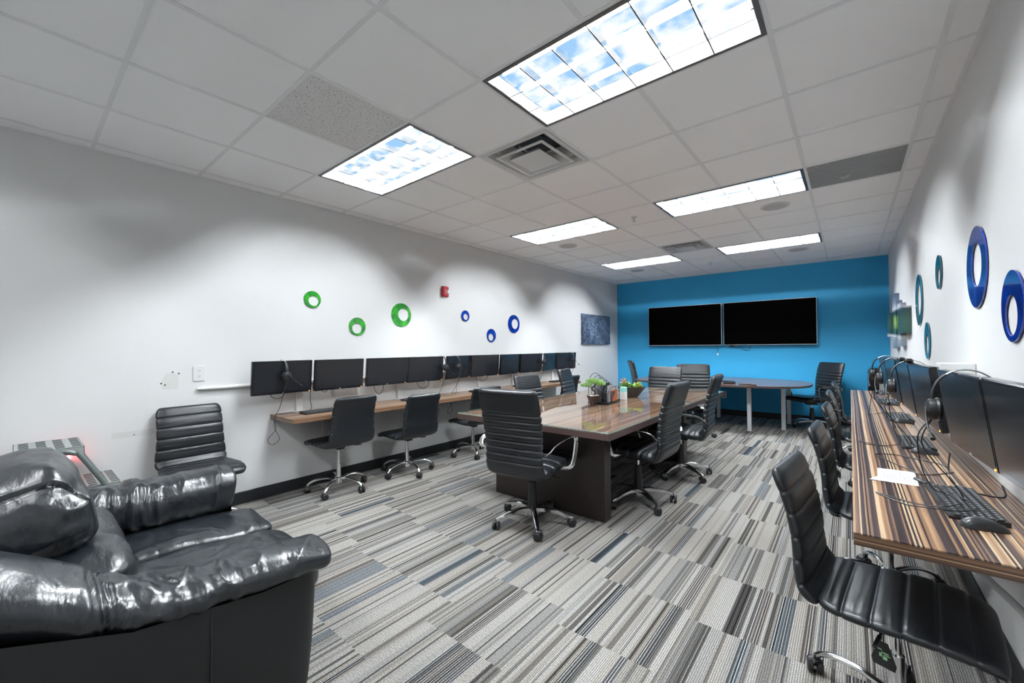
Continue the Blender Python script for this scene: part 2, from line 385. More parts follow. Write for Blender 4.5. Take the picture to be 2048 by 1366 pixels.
for x in GX[1:-1]:
    segs = [(YF, YB)]
    for f in FIX:
        if f[0] + .1 < x < f[1] - .1:
            ns = []
            for s0, s1 in segs:
                if s0 < f[2] and s1 > f[3]: ns += [(s0, f[2]), (f[3], s1)]
                else: ns.append((s0, s1))
            segs = ns
    for s0, s1 in segs: gb.box(x - .012, x + .012, s0, s1, H - .003, H + .006)
struct(gb.build('trim_1', M['grid'], smooth=0))
gb = MB()
for y in GY[1:-1]:
    gb.box(XL, XR, y - .0105, y + .0105, H - .002, H + .006)
struct(gb.build('trim_2', M['grid'], smooth=0))
gb = MB(); gb.box(XL, XL + .022, YF, YB, H - .004, H + .002).box(XR - .022, XR, YF, YB, H - .004, H + .002).box(XL, XR, YB - .018, YB, H - .004, H + .002).box(XL, XR, YF, YF + .018, H - .004, H + .002)
struct(gb.build('trim_3', M['grid'], smooth=0))
tag(MB().box(SPEC[0] + .006, SPEC[1] - .006, SPEC[2] + .006, SPEC[3] - .006, H + .002, H + .018).build('ceiling_tile', M['speckle'], smooth=0), 'ceiling tile with dark pinhole speckles beside the sky print light fixture', 'ceiling tile')
tag(MB().box(GREY[0] + .006, GREY[1] - .006, GREY[2] + .006, GREY[3] - .006, H + .002, H + .018).build('ceiling_tile', M['scuff'], smooth=0), 'dark grey scuffed ceiling panel between the white tiles', 'ceiling tile')

# light fixtures
LBL = ['unseen ceiling light added behind the camera on the left', 'unseen ceiling light added behind the camera on the right',
       'sky printed ceiling light nearest the left wall, beside the speckled tile', 'largest sky printed ceiling light, at the top edge of the photo',
       'ceiling light in the middle row on the left, above the wall art rings', 'ceiling light in the middle row beside the dark grey ceiling panel',
       'ceiling light nearest the blue wall on the left', 'brightest strip ceiling light nearest the blue wall on the right']
D = .085
for k, (x0, x1, y0, y1) in enumerate(FIX):
    cx, cy = (x0 + x1) / 2, (y0 + y1) / 2; w, d = (x1 - x0) / 2 - .008, (y1 - y0) / 2 - .008
    r = empty('ceiling_light', (cx, cy, H - .006), 0, LBL[k], 'ceiling light', 'ceiling light fixtures')
    fr = MB(); t = .022
    fr.box(-w, w, -d, -d + t, 0, .012).box(-w, w, d - t, d, 0, .012).box(-w, -w + t, -d + t, d - t, 0, .012).box(w - t, w, -d + t, d - t, 0, .012)
    fr.build('frame', M['fixture'], r)
    hs = MB(); e = .003
    hs.box(-w, -w + e, -d, d, .012, D + .02).box(w - e, w, -d, d, .012, D + .02).box(-w, w, -d, -d + e, .012, D + .02).box(-w, w, d - e, d, .012, D + .02).box(-w, w, -d, d, D + .02, D + .024)
    hs.build('housing', M['housing'], r)
    MB().box(-w + .01, w - .01, -d + .01, d - .01, D + .004, D + .010).build('sky_print_panel', skypanel('lamp_panel_%d' % k, .95, k), r, smooth=0)
    for q in (-1, 0, 1):
        tb = MB(); tb.cyl(.0075, -w + .05, w - .05, 8, Matrix.Translation((0, q * (2 * d - 2 * t) / 3, D - .012)) @ Matrix.Rotation(PI / 2, 4, 'Y')); tb.build('lamp_tube', M['tubefill' if k < 2 else 'tubelight'], r)
    lv = MB()
    for i in range(1, 6): x = -w + t + (2 * w - 2 * t) * i / 6; lv.box(x - .0016, x + .0016, -d + t, d - t, .002, D - .040)
    for i in range(1, 3): y = -d + t + (2 * d - 2 * t) * i / 3; lv.box(-w + t, w - t, y - .0016, y + .0016, .002, D - .040)
    lv.mark()
    for i in range(1, 6): x = -w + t + (2 * w - 2 * t) * i / 6; lv.box(x - .003, x + .003, -d + t, d - t, .0005, .002)
    for i in range(1, 3): y = -d + t + (2 * d - 2 * t) * i / 3; lv.box(-w + t, w - t, y - .003, y + .003, .0005, .002)
    lv.build('louver', M['louver'], r, m2=M['louvershade'], smooth=0)

# supply air diffusers
for k, (x0, x1, y0, y1) in enumerate(VENT):
    cx, cy = (x0 + x1) / 2, (y0 + y1) / 2; w = .292
    r = empty('ceiling_vent', (cx, cy, H - .004), 0, ['square white stepped air vent between the two sky printed lights', 'small square air vent near the blue wall'][k], 'air vent', 'square ceiling air vents')
    fm = MB()
    def ring(mb, wo, zo, wi, zi):
        vs = [(sx * wo, sy * wo, zo) for sx, sy in ((-1, -1), (1, -1), (1, 1), (-1, 1))] + [(sx * wi, sy * wi, zi) for sx, sy in ((-1, -1), (1, -1), (1, 1), (-1, 1))]
        mb.add(vs, [(i, (i + 1) % 4, 4 + (i + 1) % 4, 4 + i) for i in range(4)])
        mb.add([(a, b, c + .003) for a, b, c in vs], [(i, (i + 1) % 4, 4 + (i + 1) % 4, 4 + i) for i in range(4)])
    ring(fm, w, 0, .258, 0); ring(fm, .258, 0, .235, .05); ring(fm, .235, .05, .14, .10); fm.box(-w, w, -w, w, .155, .16)
    for a, b, c, d_ in ((-w, -w + .004, -w, w), (w - .004, w, -w, w), (-w, w, -w, -w + .004), (-w, w, w - .004, w)): fm.box(a, b, c, d_, .004, .158)
    fm.build('frame', M['ventwhite'], r)
    MB().cyl(.14, .10, .154, 32).build('duct', M['ventdark'], r)
    c1 = MB(); ring(c1, .212, -.012, .188, -.014); ring(c1, .188, -.014, .13, .045); c1.build('cone', M['ventwhite'], r)
    c2 = MB(); c2.add([(sx * .135, sy * .135, -.020) for sx, sy in ((-1, -1), (1, -1), (1, 1), (-1, 1))] + [(0, 0, -.026)], [(0, 1, 4), (1, 2, 4), (2, 3, 4), (3, 0, 4)]); ring(c2, .135, -.02, .10, .012)
    c2.box(-.004, .004, -.2, .2, .012, .02).box(-.2, .2, -.004, .004, .012, .02); c2.build('center_plate', M['ventwhite'], r)
for k, (x, y) in enumerate([(-.57, 4.93), (-3.04, 4.95), (-3.05, 7.42), (-.57, 7.40)]):
    r = empty('ceiling_speaker', (x, y, H), 0, ['round ceiling speaker behind the light beside the grey panel', 'round ceiling speaker above the left desk, middle of the room', 'round ceiling speaker in the far left corner by the blue wall', 'round ceiling speaker in the far right corner by the blue wall'][k], 'speaker', 'round ceiling speakers')
    MB().lathe([(.128, .001), (.128, -.004), (.112, -.007)], 40).build('rim', M['ventwhite'], r)
    MB().lathe([(.111, -.005), (.1, -.009), (.04, -.011), (.001, -.0115)], 40).build('grille', M['greygrille'], r)
for k, (x, y) in enumerate([(-1.805, 4.314), (-1.814, 7.546)]):
    r = empty('fire_sprinkler', (x, y, H), 0, ['small ceiling sprinkler head in the middle of the room', 'small ceiling sprinkler head near the blue wall'][k], 'sprinkler', 'ceiling sprinklers')
    MB().lathe([(.035, .001), (.033, -.006), (.012, -.008)], 24).build('escutcheon', M['ventwhite'], r)
    MB().cyl(.005, -.045, -.006, 10).tube([(-.014, 0, -.01), (-.016, 0, -.03), (0, 0, -.046)], .002, 6).tube([(.014, 0, -.01), (.016, 0, -.03), (0, 0, -.046)], .002, 6).cyl(.017, -.049, -.046, 16).build('sprinkler_head', M['silver'], r)

# ------------------------------------------------------------------ left wall things
def wall_ring(x, y, z, ro, ri, dy, dz, m, label, group, side):
    mb = MB(); n = 56; t = .006; T = Matrix.Translation((0, 0, 0))
    def fn(r, cy, cz, xx): return [(xx, cy + r * math.cos(2 * PI * i / n), cz + r * math.sin(2 * PI * i / n)) for i in range(n)]
    xs = (side * .004, side * (.004 + t))
    vs = fn(ro, 0, 0, xs[0]) + fn(ro, 0, 0, xs[1]) + fn(ri, dy, dz, xs[1]) + fn(ri, dy, dz, xs[0])
    fs = []
    for q in range(4):
        for i in range(n): j = (i + 1) % n; fs.append((q * n + i, q * n + j, ((q + 1) % 4) * n + j, ((q + 1) % 4) * n + i))
    mb.add(vs, fs)
    r = empty('wall_ring', (x, y, z), 0, label, 'wall ring', group)
    mb.build('glass_ring', m, r)
    MB().box(0, side * .004, dy * .2 - .012, dy * .2 + .012, ro - .03 if ri < ro else 0, ro - .006).build('hanger', M['silver'], r)
G = 'round wall ornaments on the left wall'
wall_ring(XL, 1.869, 1.821, .083, .05, .012, -.012, M['greenglass'], 'small green ring ornament, leftmost on the left wall', G, 1)
wall_ring(XL, 2.346, 1.571, .096, .056, -.004, -.02, M['greenglass'], 'green ring ornament below the other two green rings', G, 1)
wall_ring(XL, 2.907, 1.726, .138, .074, .03, .004, M['greenglass'], 'largest green ring ornament with off-centre hole', G, 1)
wall_ring(XL, 3.952, 1.770, .076, .044, .006, -.012, M['blueglass'], 'smallest blue ring ornament, left of the other blue rings', G, 1)
wall_ring(XL, 4.479, 1.510, .098, .054, -.01, -.025, M['blueglass'], 'blue ring ornament lowest above the monitors', G, 1)
wall_ring(XL, 5.007, 1.700, .142, .08, .025, .0, M['blueglass'], 'largest blue ring ornament on the left wall', G, 1)
G = 'round wall ornaments on the right wall'
wall_ring(XR, 2.983, 1.709, .198, .108, -.01, .01, M['blueglass'], 'large blue ring ornament high on the right wall', G, -1)
wall_ring(XR, 2.423, 1.479, .138, .08, .01, -.035, M['blueglass'], 'dark blue ring ornament at the right edge of the photo', G, -1)
wall_ring(XR, 4.072, 1.833, .118, .07, .0, -.03, M['tealglass'], 'small teal ring ornament high on the right wall', G, -1)
wall_ring(XR, 5.137, 1.728, .228, .14, -.03, .0, M['tealglass'], 'tall narrow looking teal ring nearest the blue wall', G, -1)
wall_ring(XR, 4.677, 1.363, .148, .085, .0, -.03, M['tealglass'], 'teal ring ornament just above the right monitors', G, -1)

r = empty('fire_alarm', (XL, 3.584, 2.068), 0, 'red wall fire alarm strobe high on the left wall', 'fire alarm')
MB().box(0, .02, -.058, .058, -.068, .068, bev=.006).box(.018, .05, -.058, .008, -.066, .066, bev=.008).build('housing', M['red'], r)
MB().box(.018, .046, .010, .056, -.03, .02, bev=.008).build('strobe_lens', M['wplastic'], r)
def text(s, size, m, parent, loc, rot, ext=.0006, name='lettering', align='CENTER'):
    cu = bpy.data.curves.new(name, 'FONT'); cu.body = s; cu.size = size; cu.extrude = ext; cu.align_x = align; cu.align_y = 'CENTER'; cu.resolution_u = 3
    o = bpy.data.objects.new(name, cu); COL.objects.link(o)
    dg = bpy.context.evaluated_depsgraph_get(); me = bpy.data.meshes.new_from_object(o.evaluated_get(dg)); bpy.data.objects.remove(o)
    me.materials.clear(); me.materials.append(m); q = bpy.data.objects.new(name, me); COL.objects.link(q); q.parent = parent; q.location = loc; q.rotation_euler = rot; return q
text('FIRE', .026, M['wplastic'], r, (.0515, -.026, 0), (PI / 2, 0, PI / 2)).rotation_euler = (PI / 2, PI / 2, PI / 2)

r = empty('wall_art', (XL, 7.70, 1.684), 0, 'square mottled dark blue canvas near the corner of the left wall', 'picture')
MB().box(0, .04, -.60, .60, -.302, .302, bev=.004).build('canvas', M['art'], r)
r = empty('power_outlet', (XL, .960, 1.142), 0, 'white double power outlet on the left wall above the white rail', 'power outlet')
MB().box(0, .007, -.041, .041, -.062, .062, bev=.003).build('cover_plate', M['wplastic'], r)
ob = MB()
for z in (.022, -.022):
    ob.cyl(.016, .007, .0085, 24, TR(0, 0, z, ry=PI / 2))
ob.build('socket', M['wplastic'], r)
ob = MB()
for z in (.022, -.022): ob.box(.0085, .0095, -.007, -.005, z, z + .008).box(.0085, .0095, .005, .007, z, z + .008).cyl(.0025, .0085, .0095, 8, TR(0, 0, z - .006, ry=PI / 2))
ob.build('socket_slots', M['slot'], r)
r = empty('power_outlet', (-1.895, YB, .385), 0, 'pale power outlet on the blue wall under the oval table', 'power outlet')
MB().box(-.045, .045, -.008, 0, -.07, .07, bev=.003).build('cover_plate', M['wplastic'], r)
ob = MB()
for z in (.03, -.03): ob.box(-.016, .016, -.0095, -.008, z - .018, z + .018)
ob.build('socket', M['greygrille'], r)
tag(MB().tube([(XL + .016, .97, 1.02), (XL + .016, 6.9, 1.02)], .016, 12).cyl(.012, .945, .97, 12, Matrix.Translation((XL + .016, 0, 1.02)) @ Matrix.Rotation(-PI / 2, 4, 'X')).build('wall_rail', M['wplastic']), 'long white tube rail along the left wall behind the monitors', 'rail')
# marks left on the wall
r = empty('wall_patch', (XL, .78, 1.10), 0, 'off-white filler patch with four dark screw holes left of the outlet', 'wall patch')
MB().prism([(-.052, -.07), (.045, -.07), (.05, .05), (-.03, .055), (-.055, 0)], 0, .0012, Matrix(((0, 0, 1, 0), (1, 0, 0, 0), (0, 1, 0, 0), (0, 0, 0, 1)))).build('filler', M['patch'], r)
hb = MB()
for y, z in ((.012, .062), (.05, .05), (-.058, -.022), (-.035, -.035)): hb.cyl(.006, 0, .0025, 10, TR(0, y, z, ry=PI / 2))
hb.build('screw_hole', M['slot'], r)
r = empty('wall_patch', (XL, .60, .72), 0, 'faint beige tape strip on the wall left of the stray chair', 'wall patch')
MB().box(0, .001, -.15, .16, -.022, .022).build('strip', M['patch'], r)
MB().cyl(.004, 0, .002, 8, TR(0, -.03, -.008, ry=PI / 2)).build('screw_hole', M['slot'], r)

# ------------------------------------------------------------------ televisions
for k, (x0, x1, lab) in enumerate([(-3.335, -1.905, 'left one of two wide black televisions on the blue wall'), (-1.872, -.425, 'right one of two wide black televisions on the blue wall')]):
    r = empty('television', ((x0 + x1) / 2, YB, 1.745), 0, lab, 'television', 'wide televisions on the blue wall'); w = (x1 - x0) / 2; h = .406
    MB().box(-w, w, -.082, -.045, -h, h, bev=.004).build('bezel', M['silver'], r)
    MB().box(-w + .008, w - .008, -.0835, -.08, -h + .012, h - .008).build('screen', M['tvscreen'], r)
    MB().box(-.3, .3, -.046, 0, -.2, .2).build('wall_mount', M['black'], r)
r = empty('hanging_cable', (-1.99, YB - .03, 1.33), 0, 'short black cable hanging below the left television', 'cable')
MB().tube([(0, 0, .02), (0, 0, -.14)], .003, 6).build('cord', M['black'], r)
MB().box(-.012, .012, -.008, .008, -.19, -.14, bev=.003).build('plug', M['wplastic'], r)
tag(MB().tube(smooth_path([(-1.74, YB - .03, 1.345), (-1.68, YB - .02, 1.30), (-1.6, YB - .02, 1.29), (-1.5, YB - .02, 1.24), (-1.44, YB - .02, 1.27), (-1.42, YB - .03, 1.345)], 6), .004, 6).box(-1.78, -1.70, YB - .05, YB - .01, 1.305, 1.345, bev=.006).build('hanging_cable', M['black']), 'tangled black cable hanging below the right television', 'cable')
# multi panel art on the right wall
r = empty('wall_sculpture', (XR, 6.9, 1.60), 0, 'stepped multi panel abstract artwork with green centre on the right wall', 'wall sculpture')
for (y0, y1, z0, z1, xo) in ((-1.10, -.62, -.15, .13, .07), (-.60, -.22, -.29, .20, .05), (-.60 + .40, .16, -.18, .26, .06), (.18, .56, -.32, .38, .045), (.58, 1.08, -.16, .155, .07)):
    q = MB().box(-xo, 0, y0, y1, z0, z1, bev=.003).build('panel', M['multiart'], r)

# ------------------------------------------------------------------ desks
def wall_desk(name, x0, x1, y0, y1, z, label, wallx, brackets):
    r = empty(name, ((x0 + x1) / 2, (y0 + y1) / 2, z - .04), 0, label, 'desk')
    w, l = (x1 - x0) / 2, (y1 - y0) / 2
    MB().box(-w, w, -l, l, .036, .04).build('desktop', M['zebra'], r, smooth=0)
    MB().box(-w, w, -l, l, 0, .036).build('edge_band', M['zebra_edge'], r, smooth=0)
    s = 1 if wallx < (x0 + x1) / 2 else -1
    for by in brackets:
        b = MB(); xx = wallx - (x0 + x1) / 2; yy = by - (y0 + y1) / 2
        b.box(min(xx, xx + s * .02), max(xx, xx + s * .02), yy - .015, yy + .015, -.34, 0).box(min(xx, xx + s * .36), max(xx, xx + s * .36), yy - .015, yy + .015, -.02, 0)
        b.tube([(xx + s * .012, yy, -.32), (xx + s * .30, yy, -.012)], .012, 8)
        b.build('bracket', M['wplastic'], r)
    return r
wall_desk('floating_desk', XL + .002, -3.60, 1.49, 6.24, .742, 'long narrow striped wood desk along the left wall', XL, (1.98, 3.15, 4.3, 5.45))
wall_desk('floating_desk', 0.0, XR - .002, 1.70, 6.97, .742, 'long striped wood desk along the right wall', XR, (2.2, 3.4, 4.6, 5.8))

for k, (x0, x1, y) in enumerate([(XL + .005, XL + .035, 1.735), (XL + .005, XL + .035, 2.865), (XL + .005, XL + .035, 4.20), (XL + .005, XL + .035, 4.965), (XL + .005, XL + .035, 6.06)]):
    s = 1 if x0 > 0 else -1; lab = ['under the nearest left monitor pair', 'under the second left monitor pair', 'under the sixth left monitor', 'under the seventh left monitor', 'under the last left monitor pair', 'behind the nearest right monitors', 'in the gap beside the third right monitor', 'behind the farthest right monitors'][k]
    r = empty('monitor_post', ((x0 + x1) / 2, y, .742), 0, 'white metal monitor post ' + lab, 'post', 'white posts carrying the monitors'); w_ = (x1 - x0) / 2
    MB().box(-w_, w_, -.03, .03, 0, .49, bev=.003).box(-w_, w_, -.06, .06, 0, .006, bev=.002).build('post', M['wplastic'], r)
    q = MB()
    for j in range(6): q.box(-w_ - .001 if s > 0 else w_ - .001, (-w_ + .001) if s > 0 else w_ + .001, -.008, .008, .2 + j * .045, .222 + j * .045)
    q.build('slot_row', M['slot'], r)

r = empty('mounting_plate', (.43, 3.13, 1.07), 0, 'pale perforated metal plate in the gap between the second and third right monitors', 'plate')
MB().box(-.07, XR - .43 - .001, -.06, .06, 0, .165, bev=.003).build('plate', M['wplastic'], r)
q = MB()
for i in range(2):
    for j in range(4): q.box(-.071, -.069, -.035 + i * .045, -.01 + i * .045, .02 + j * .035, .04 + j * .035)
q.build('hole_pattern', M['slot'], r)

# conference table
r = empty('conference_table', (-2.0, 4.17, 0), 0, 'long dark brown conference table with streaked wood and glass top', 'table')
MB().box(-.74, .74, -1.62, 1.60, .695, .742, bev=.002).build('edge_band', M['edge'], r, smooth=0)
MB().box(-.737, .737, -1.617, 1.597, .742, .7435).build('tabletop', M['ebony'], r, smooth=0)
for y0 in (-1.32, .61): MB().box(-.55, .55, y0, y0 + .11, 0, .695, bev=.003).build('slab_leg', M['espresso'], r)
MB().add([(-.74, -1.62, .7525), (.74, -1.62, .7525), (.74, 1.60, .7525), (-.74, 1.60, .7525)], [(0, 1, 2, 3)]).build('glass_top', M['glass'], r, smooth=0)
gb = MB()
for a in ((-.741, -.738, -1.621, 1.601), (.738, .741, -1.621, 1.601), (-.741, .741, -1.621, -1.618), (-.741, .741, 1.598, 1.601)): gb.box(*a, .7465, .7522)
gb.build('glass_edge', M['glassedge'], r, smooth=0)
pb = MB()
for x in (-.7, 0, .7):
    for y in (-1.57, 0, 1.55): pb.cyl(.006, .7434, .7467, 10, TR(x, y, 0))
pb.build('glass_pad', M['wplastic'], r)

# oval table
r = empty('oval_table', (-1.80, 7.80, 0), 0, 'oval purple-brown table with pale metal legs under the televisions', 'table')
def sup(a, b, n, e=2.9):
    out = []
    for i in range(n):
        t = 2 * PI * i / n; c, s = math.cos(t), math.sin(t); out.append((a * abs(c) ** (2 / e) * (1 if c > 0 else -1), b * abs(s) ** (2 / e) * (1 if s > 0 else -1)))
    return out
MB().prism(sup(1.345, .89, 96), .70, .727).build('edge_band', M['edge'], r, smooth=20)
MB().prism(sup(1.340, .886, 96), .727, .730).build('tabletop', M['oval_top'], r, smooth=20)
for x, y in ((.575, -.50), (.98, -.10), (-.58, -.5), (-.98, -.1), (-.1, .55), (.99, .55), (-.98, .5)):
    MB().box(x - .028, x + .028, y - .028, y + .028, .0, .70, bev=.004).build('leg', M['steelwhite'], r)
r = empty('conference_phone', (-1.55, 7.25, .73), .3, 'flat dark speakerphone pad on the oval table', 'conference phone')
MB().lathe([(.001, 0), (.145, .004), (.15, .02), (.13, .034), (.001, .038)], 32).build('body', M['black'], r)
MB().lathe([(.001, .038), (.05, .038), (.05, .041), (.001, .0415)], 24).build('keypad', M['mesh'], r)
r = empty('conference_phone', (-1.58, 7.04, .73), 0, 'small silver puck beside the dark speakerphone', 'microphone')
MB().lathe([(.001, 0), (.045, .002), (.05, .015), (.04, .028), (.001, .032)], 24).build('body', M['silver'], r)
for k, (x, y, a) in enumerate([(-1.27, 7.13, 1.2), (-1.15, 7.08, .9)]):
    r = empty('remote_control', (x, y, .73), a, ['remote control on the oval table, left of the pair', 'remote control on the oval table, right of the pair'][k], 'remote control', 'remote controls on the oval table')
    MB().box(-.022, .022, -.07, .07, 0, .018, bev=.006).build('body', M['black'], r)
    b = MB()
    for i in range(3):
        for j in range(5): b.box(-.013 + i * .01, -.007 + i * .01, -.05 + j * .02, -.042 + j * .02, .017, .0195)
    b.build('button', M['rust'], r)
r = empty('equipment_case', (-2.82, 8.30, .73), 0, 'low dark case with pale lid at the back of the oval table', 'case')
MB().box(-.24, .24, -.15, .15, 0, .135, bev=.01).build('body', M['black'], r)
MB().add([(-.21, -.14, .135), (.21, -.14, .135), (.21, .14, .135), (-.21, .14, .135), (-.16, -.09, .16), (.16, -.09, .16), (.16, .09, .16), (-.16, .09, .16)], [(0, 3, 2, 1), (4, 5, 6, 7), (0, 1, 5, 4), (1, 2, 6, 5), (2, 3, 7, 6), (3, 0, 4, 7)]).build('lid', M['greygrille'], r, smooth=0)
r = empty('tower_cabinet', (.33, 8.45, 0), 0, 'slim grey tower with rounded black front in the far right corner', 'tower')
MB().box(-.03, .11, -.2, .2, 0.0, .96, bev=.006).build('body', M['towergrey'], r)
fb = MB(); pts = [(-.12, 0)] + [(.0, 0)] + [(.0, .975)] + [(-.06 - .06 * math.sin(a), .915 + .06 * math.cos(a)) for a in [i * PI / 16 for i in range(9)]]
fb.prism([(x, z) for x, z in pts], -.205, .205, Matrix(((1, 0, 0, 0), (0, 0, 1, 0), (0, 1, 0, 0), (0, 0, 0, 1)))).build('front_cover', M['blackgloss'], r)
# ------------------------------------------------------------------ chairs
def pad(path, width, thick, seams, depth=.55, back_ribs=False, nseg=150, nc=36, wrinkle=0., pinch=.02, ecap=.03, rfrac=.35, seed=0, n=None, kx=5., crease_x=None):
    """padded strip along a path in the local YZ plane; front side is +normal"""
    P = smooth_path([(0, a, b) for a, b in path], 24)
    L = [0.]
    for a, b in zip(P, P[1:]): L.append(L[-1] + (b - a).length)
    tot = L[-1]
    def at(s):
        s = max(0, min(tot, s)); lo = 0; hi = len(L) - 1
        while hi - lo > 1:
            m_ = (lo + hi) // 2
            if L[m_] <= s: lo = m_
            else: hi = m_
        f = (s - L[lo]) / max(1e-9, L[hi] - L[lo]); p = P[lo].lerp(P[hi], f); d = (P[hi] - P[lo]).normalized(); return p, d
    # sample density: extra samples at the ends
    ss = []
    for i in range(nseg + 1):
        t = i / nseg; ss.append(tot * (t - .04 * math.sin(2 * PI * t) / (2 * PI) * 2))
    seam = [q * tot for q in seams]
    mb = MB(); o = 0; vs = []; N = len(ss)
    for s in ss:
        p, d = at(s); nrm = Vector((0, -d.z, d.y))
        if n: nrm = nrm * n
        w = width(s / tot) if callable(width) else width
        th = thick(s / tot) if callable(thick) else thick
        e = min(s, tot - s) / ecap; cap = math.sqrt(max(.0, 1 - (1 - min(1, e)) ** 2)) if e < 1 else 1
        cap = max(cap, .02)
        er = min(s, tot - s); R = w * rfrac
        wc = w - (R - math.sqrt(max(0, R * R - (R - er) ** 2))) * .55 if er < R else w
        g = 0
        for q in seam:
            g = max(g, math.exp(-((s - q) / (.0045 if th < .07 else .006)) ** 2) + .32 * math.exp(-((s - q) / .014) ** 2))
        wc -= pinch * min(g, 1) * .35
        for k in range(nc):
            a = 2 * PI * k / nc; c, sn = math.cos(a), math.sin(a); ex = .38
            x = wc * abs(c) ** ex * (1 if c >= 0 else -1); hh = th * .5 * abs(sn) ** .75 * (1 if sn >= 0 else -1) * cap
            g2 = min(1, g) * (1 - .0 * abs(x) / wc)
            if sn > 0: hh *= (1 - depth * g2)
            elif back_ribs: hh *= (1 - depth * g2)
            if crease_x and sn > 0:
                for q in crease_x: hh *= 1 - .35 * math.exp(-((x - q) / .006) ** 2)
            if wrinkle:
                hh += wrinkle * (mn.noise(Vector((x * 9, s * 60, seed + 3.))) ) * (1 if sn > 0 else 0)
            vs.append(p + Vector((x, 0, 0)) + nrm * hh)
    fs = []
    for i in range(N - 1):
        for k in range(nc): k2 = (k + 1) % nc; fs.append((i * nc + k, i * nc + k2, (i + 1) * nc + k2, (i + 1) * nc + k))
    fs.append(tuple(range(nc))); fs.append(tuple((N - 1) * nc + k for k in range(nc)))
    mb.add(vs, fs); return mb

def caster(parent, x, y, ang, r=.028):
    cb_ = MB()
    for s in (-1, 1): cb_.lathe([(r - .004, s * .007), (r, s * .010), (r, s * .022), (r - .004, s * .026), (.006, s * .0275)], 20, TR(0, 0, r, rx=PI / 2))
    cb_.cyl(.006, -.02, .02, 10, TR(0, 0, r, rx=PI / 2))
    n = 9; hood = MB()
    for i in range(n - 1):
        a0 = PI * (-.05 + .75 * i / (n - 1)); a1 = PI * (-.05 + .75 * (i + 1) / (n - 1)); q = r + .006
        for ra, rb in ((q, q),):
            cb_.add([(ra * math.cos(a0), -.02, r + ra * math.sin(a0)), (ra * math.cos(a0), .02, r + ra * math.sin(a0)), (ra * math.cos(a1), .02, r + ra * math.sin(a1)), (ra * math.cos(a1), -.02, r + ra * math.sin(a1))], [(0, 1, 2, 3)])
    cb_.cyl(.006, r * 2 - .01, r * 2 + .022, 10, TR(-.012, 0, 0))
    o = cb_.build('caster', M['black'], parent); o.location = (x, y, 0); o.rotation_euler.z = ang; return o

def make_desk_chair():
    r = empty('desk_chair', (0, 0, 0), 0, 'x', 'chair', 'armless ribbed black desk chairs')
    seat_path = [(.235, .425), (.20, .455), (.08, .468), (-.06, .462), (-.155, .462), (-.195, .478)]
    back_path = [(-.192, .455), (-.232, .495), (-.245, .56), (-.252, .66), (-.278, .79), (-.322, .905)]
    pad(seat_path, lambda t: .226 + .012 * math.sin(PI * min(1, t * 1.1)), .052, [.16, .33, .50, .67, .84], n=-1, depth=.26, ecap=.028, rfrac=.34, nseg=120, wrinkle=.0015).build('seat', M['leather'], r, smooth=60)
    pad(back_path, lambda t: .236 - .024 * t - .010 * math.sin(PI * t), .050, [.16, .325, .49, .655, .82], n=-1, depth=.24, ecap=.03, rfrac=.34, nseg=120, wrinkle=.0015, seed=4).build('backrest', M['leather'], r, smooth=60)
    MB().box(-.09, .09, -.10, .10, .418, .434, bev=.004).box(-.035, .035, -.06, .06, .388, .42, bev=.006).build('seat_mechanism', M['black'], r)
    l = MB().tube([(.03, -.02, .405), (.12, -.03, .402), (.20, -.04, .395)], .004, 8).tube([(.155, -.034, .399), (.215, -.042, .394)], .007, 8); l.build('lever', M['black'], r)
    MB().cyl(.0135, .25, .40, 16).cyl(.017, .245, .252, 16).build('gas_lift', M['chrome'], r)
    MB().lathe([(.030, .07), (.027, .09), (.023, .12), (.021, .25)], 24).build('column', M['chrome'], r)
    b = MB(); b.lathe([(.034, .065), (.036, .08), (.034, .118), (.026, .124)], 24)
    for k in range(5):
        a = 2 * PI * k / 5 + .35; c, s = math.cos(a), math.sin(a)
        b.tube(smooth_path([(c * d, s * d, z) for d, z in ((.02, .105), (.10, .118), (.18, .112), (.235, .092), (.262, .070), (.268, .058))], 5), .0115, 10, flat=(1, 1.15))
    base = b.build('star_base', M['chrome'], r)
    for k in range(5):
        a = 2 * PI * k / 5 + .35; caster(base, .268 * math.cos(a), .268 * math.sin(a), a * 3.1 + k)
    return r
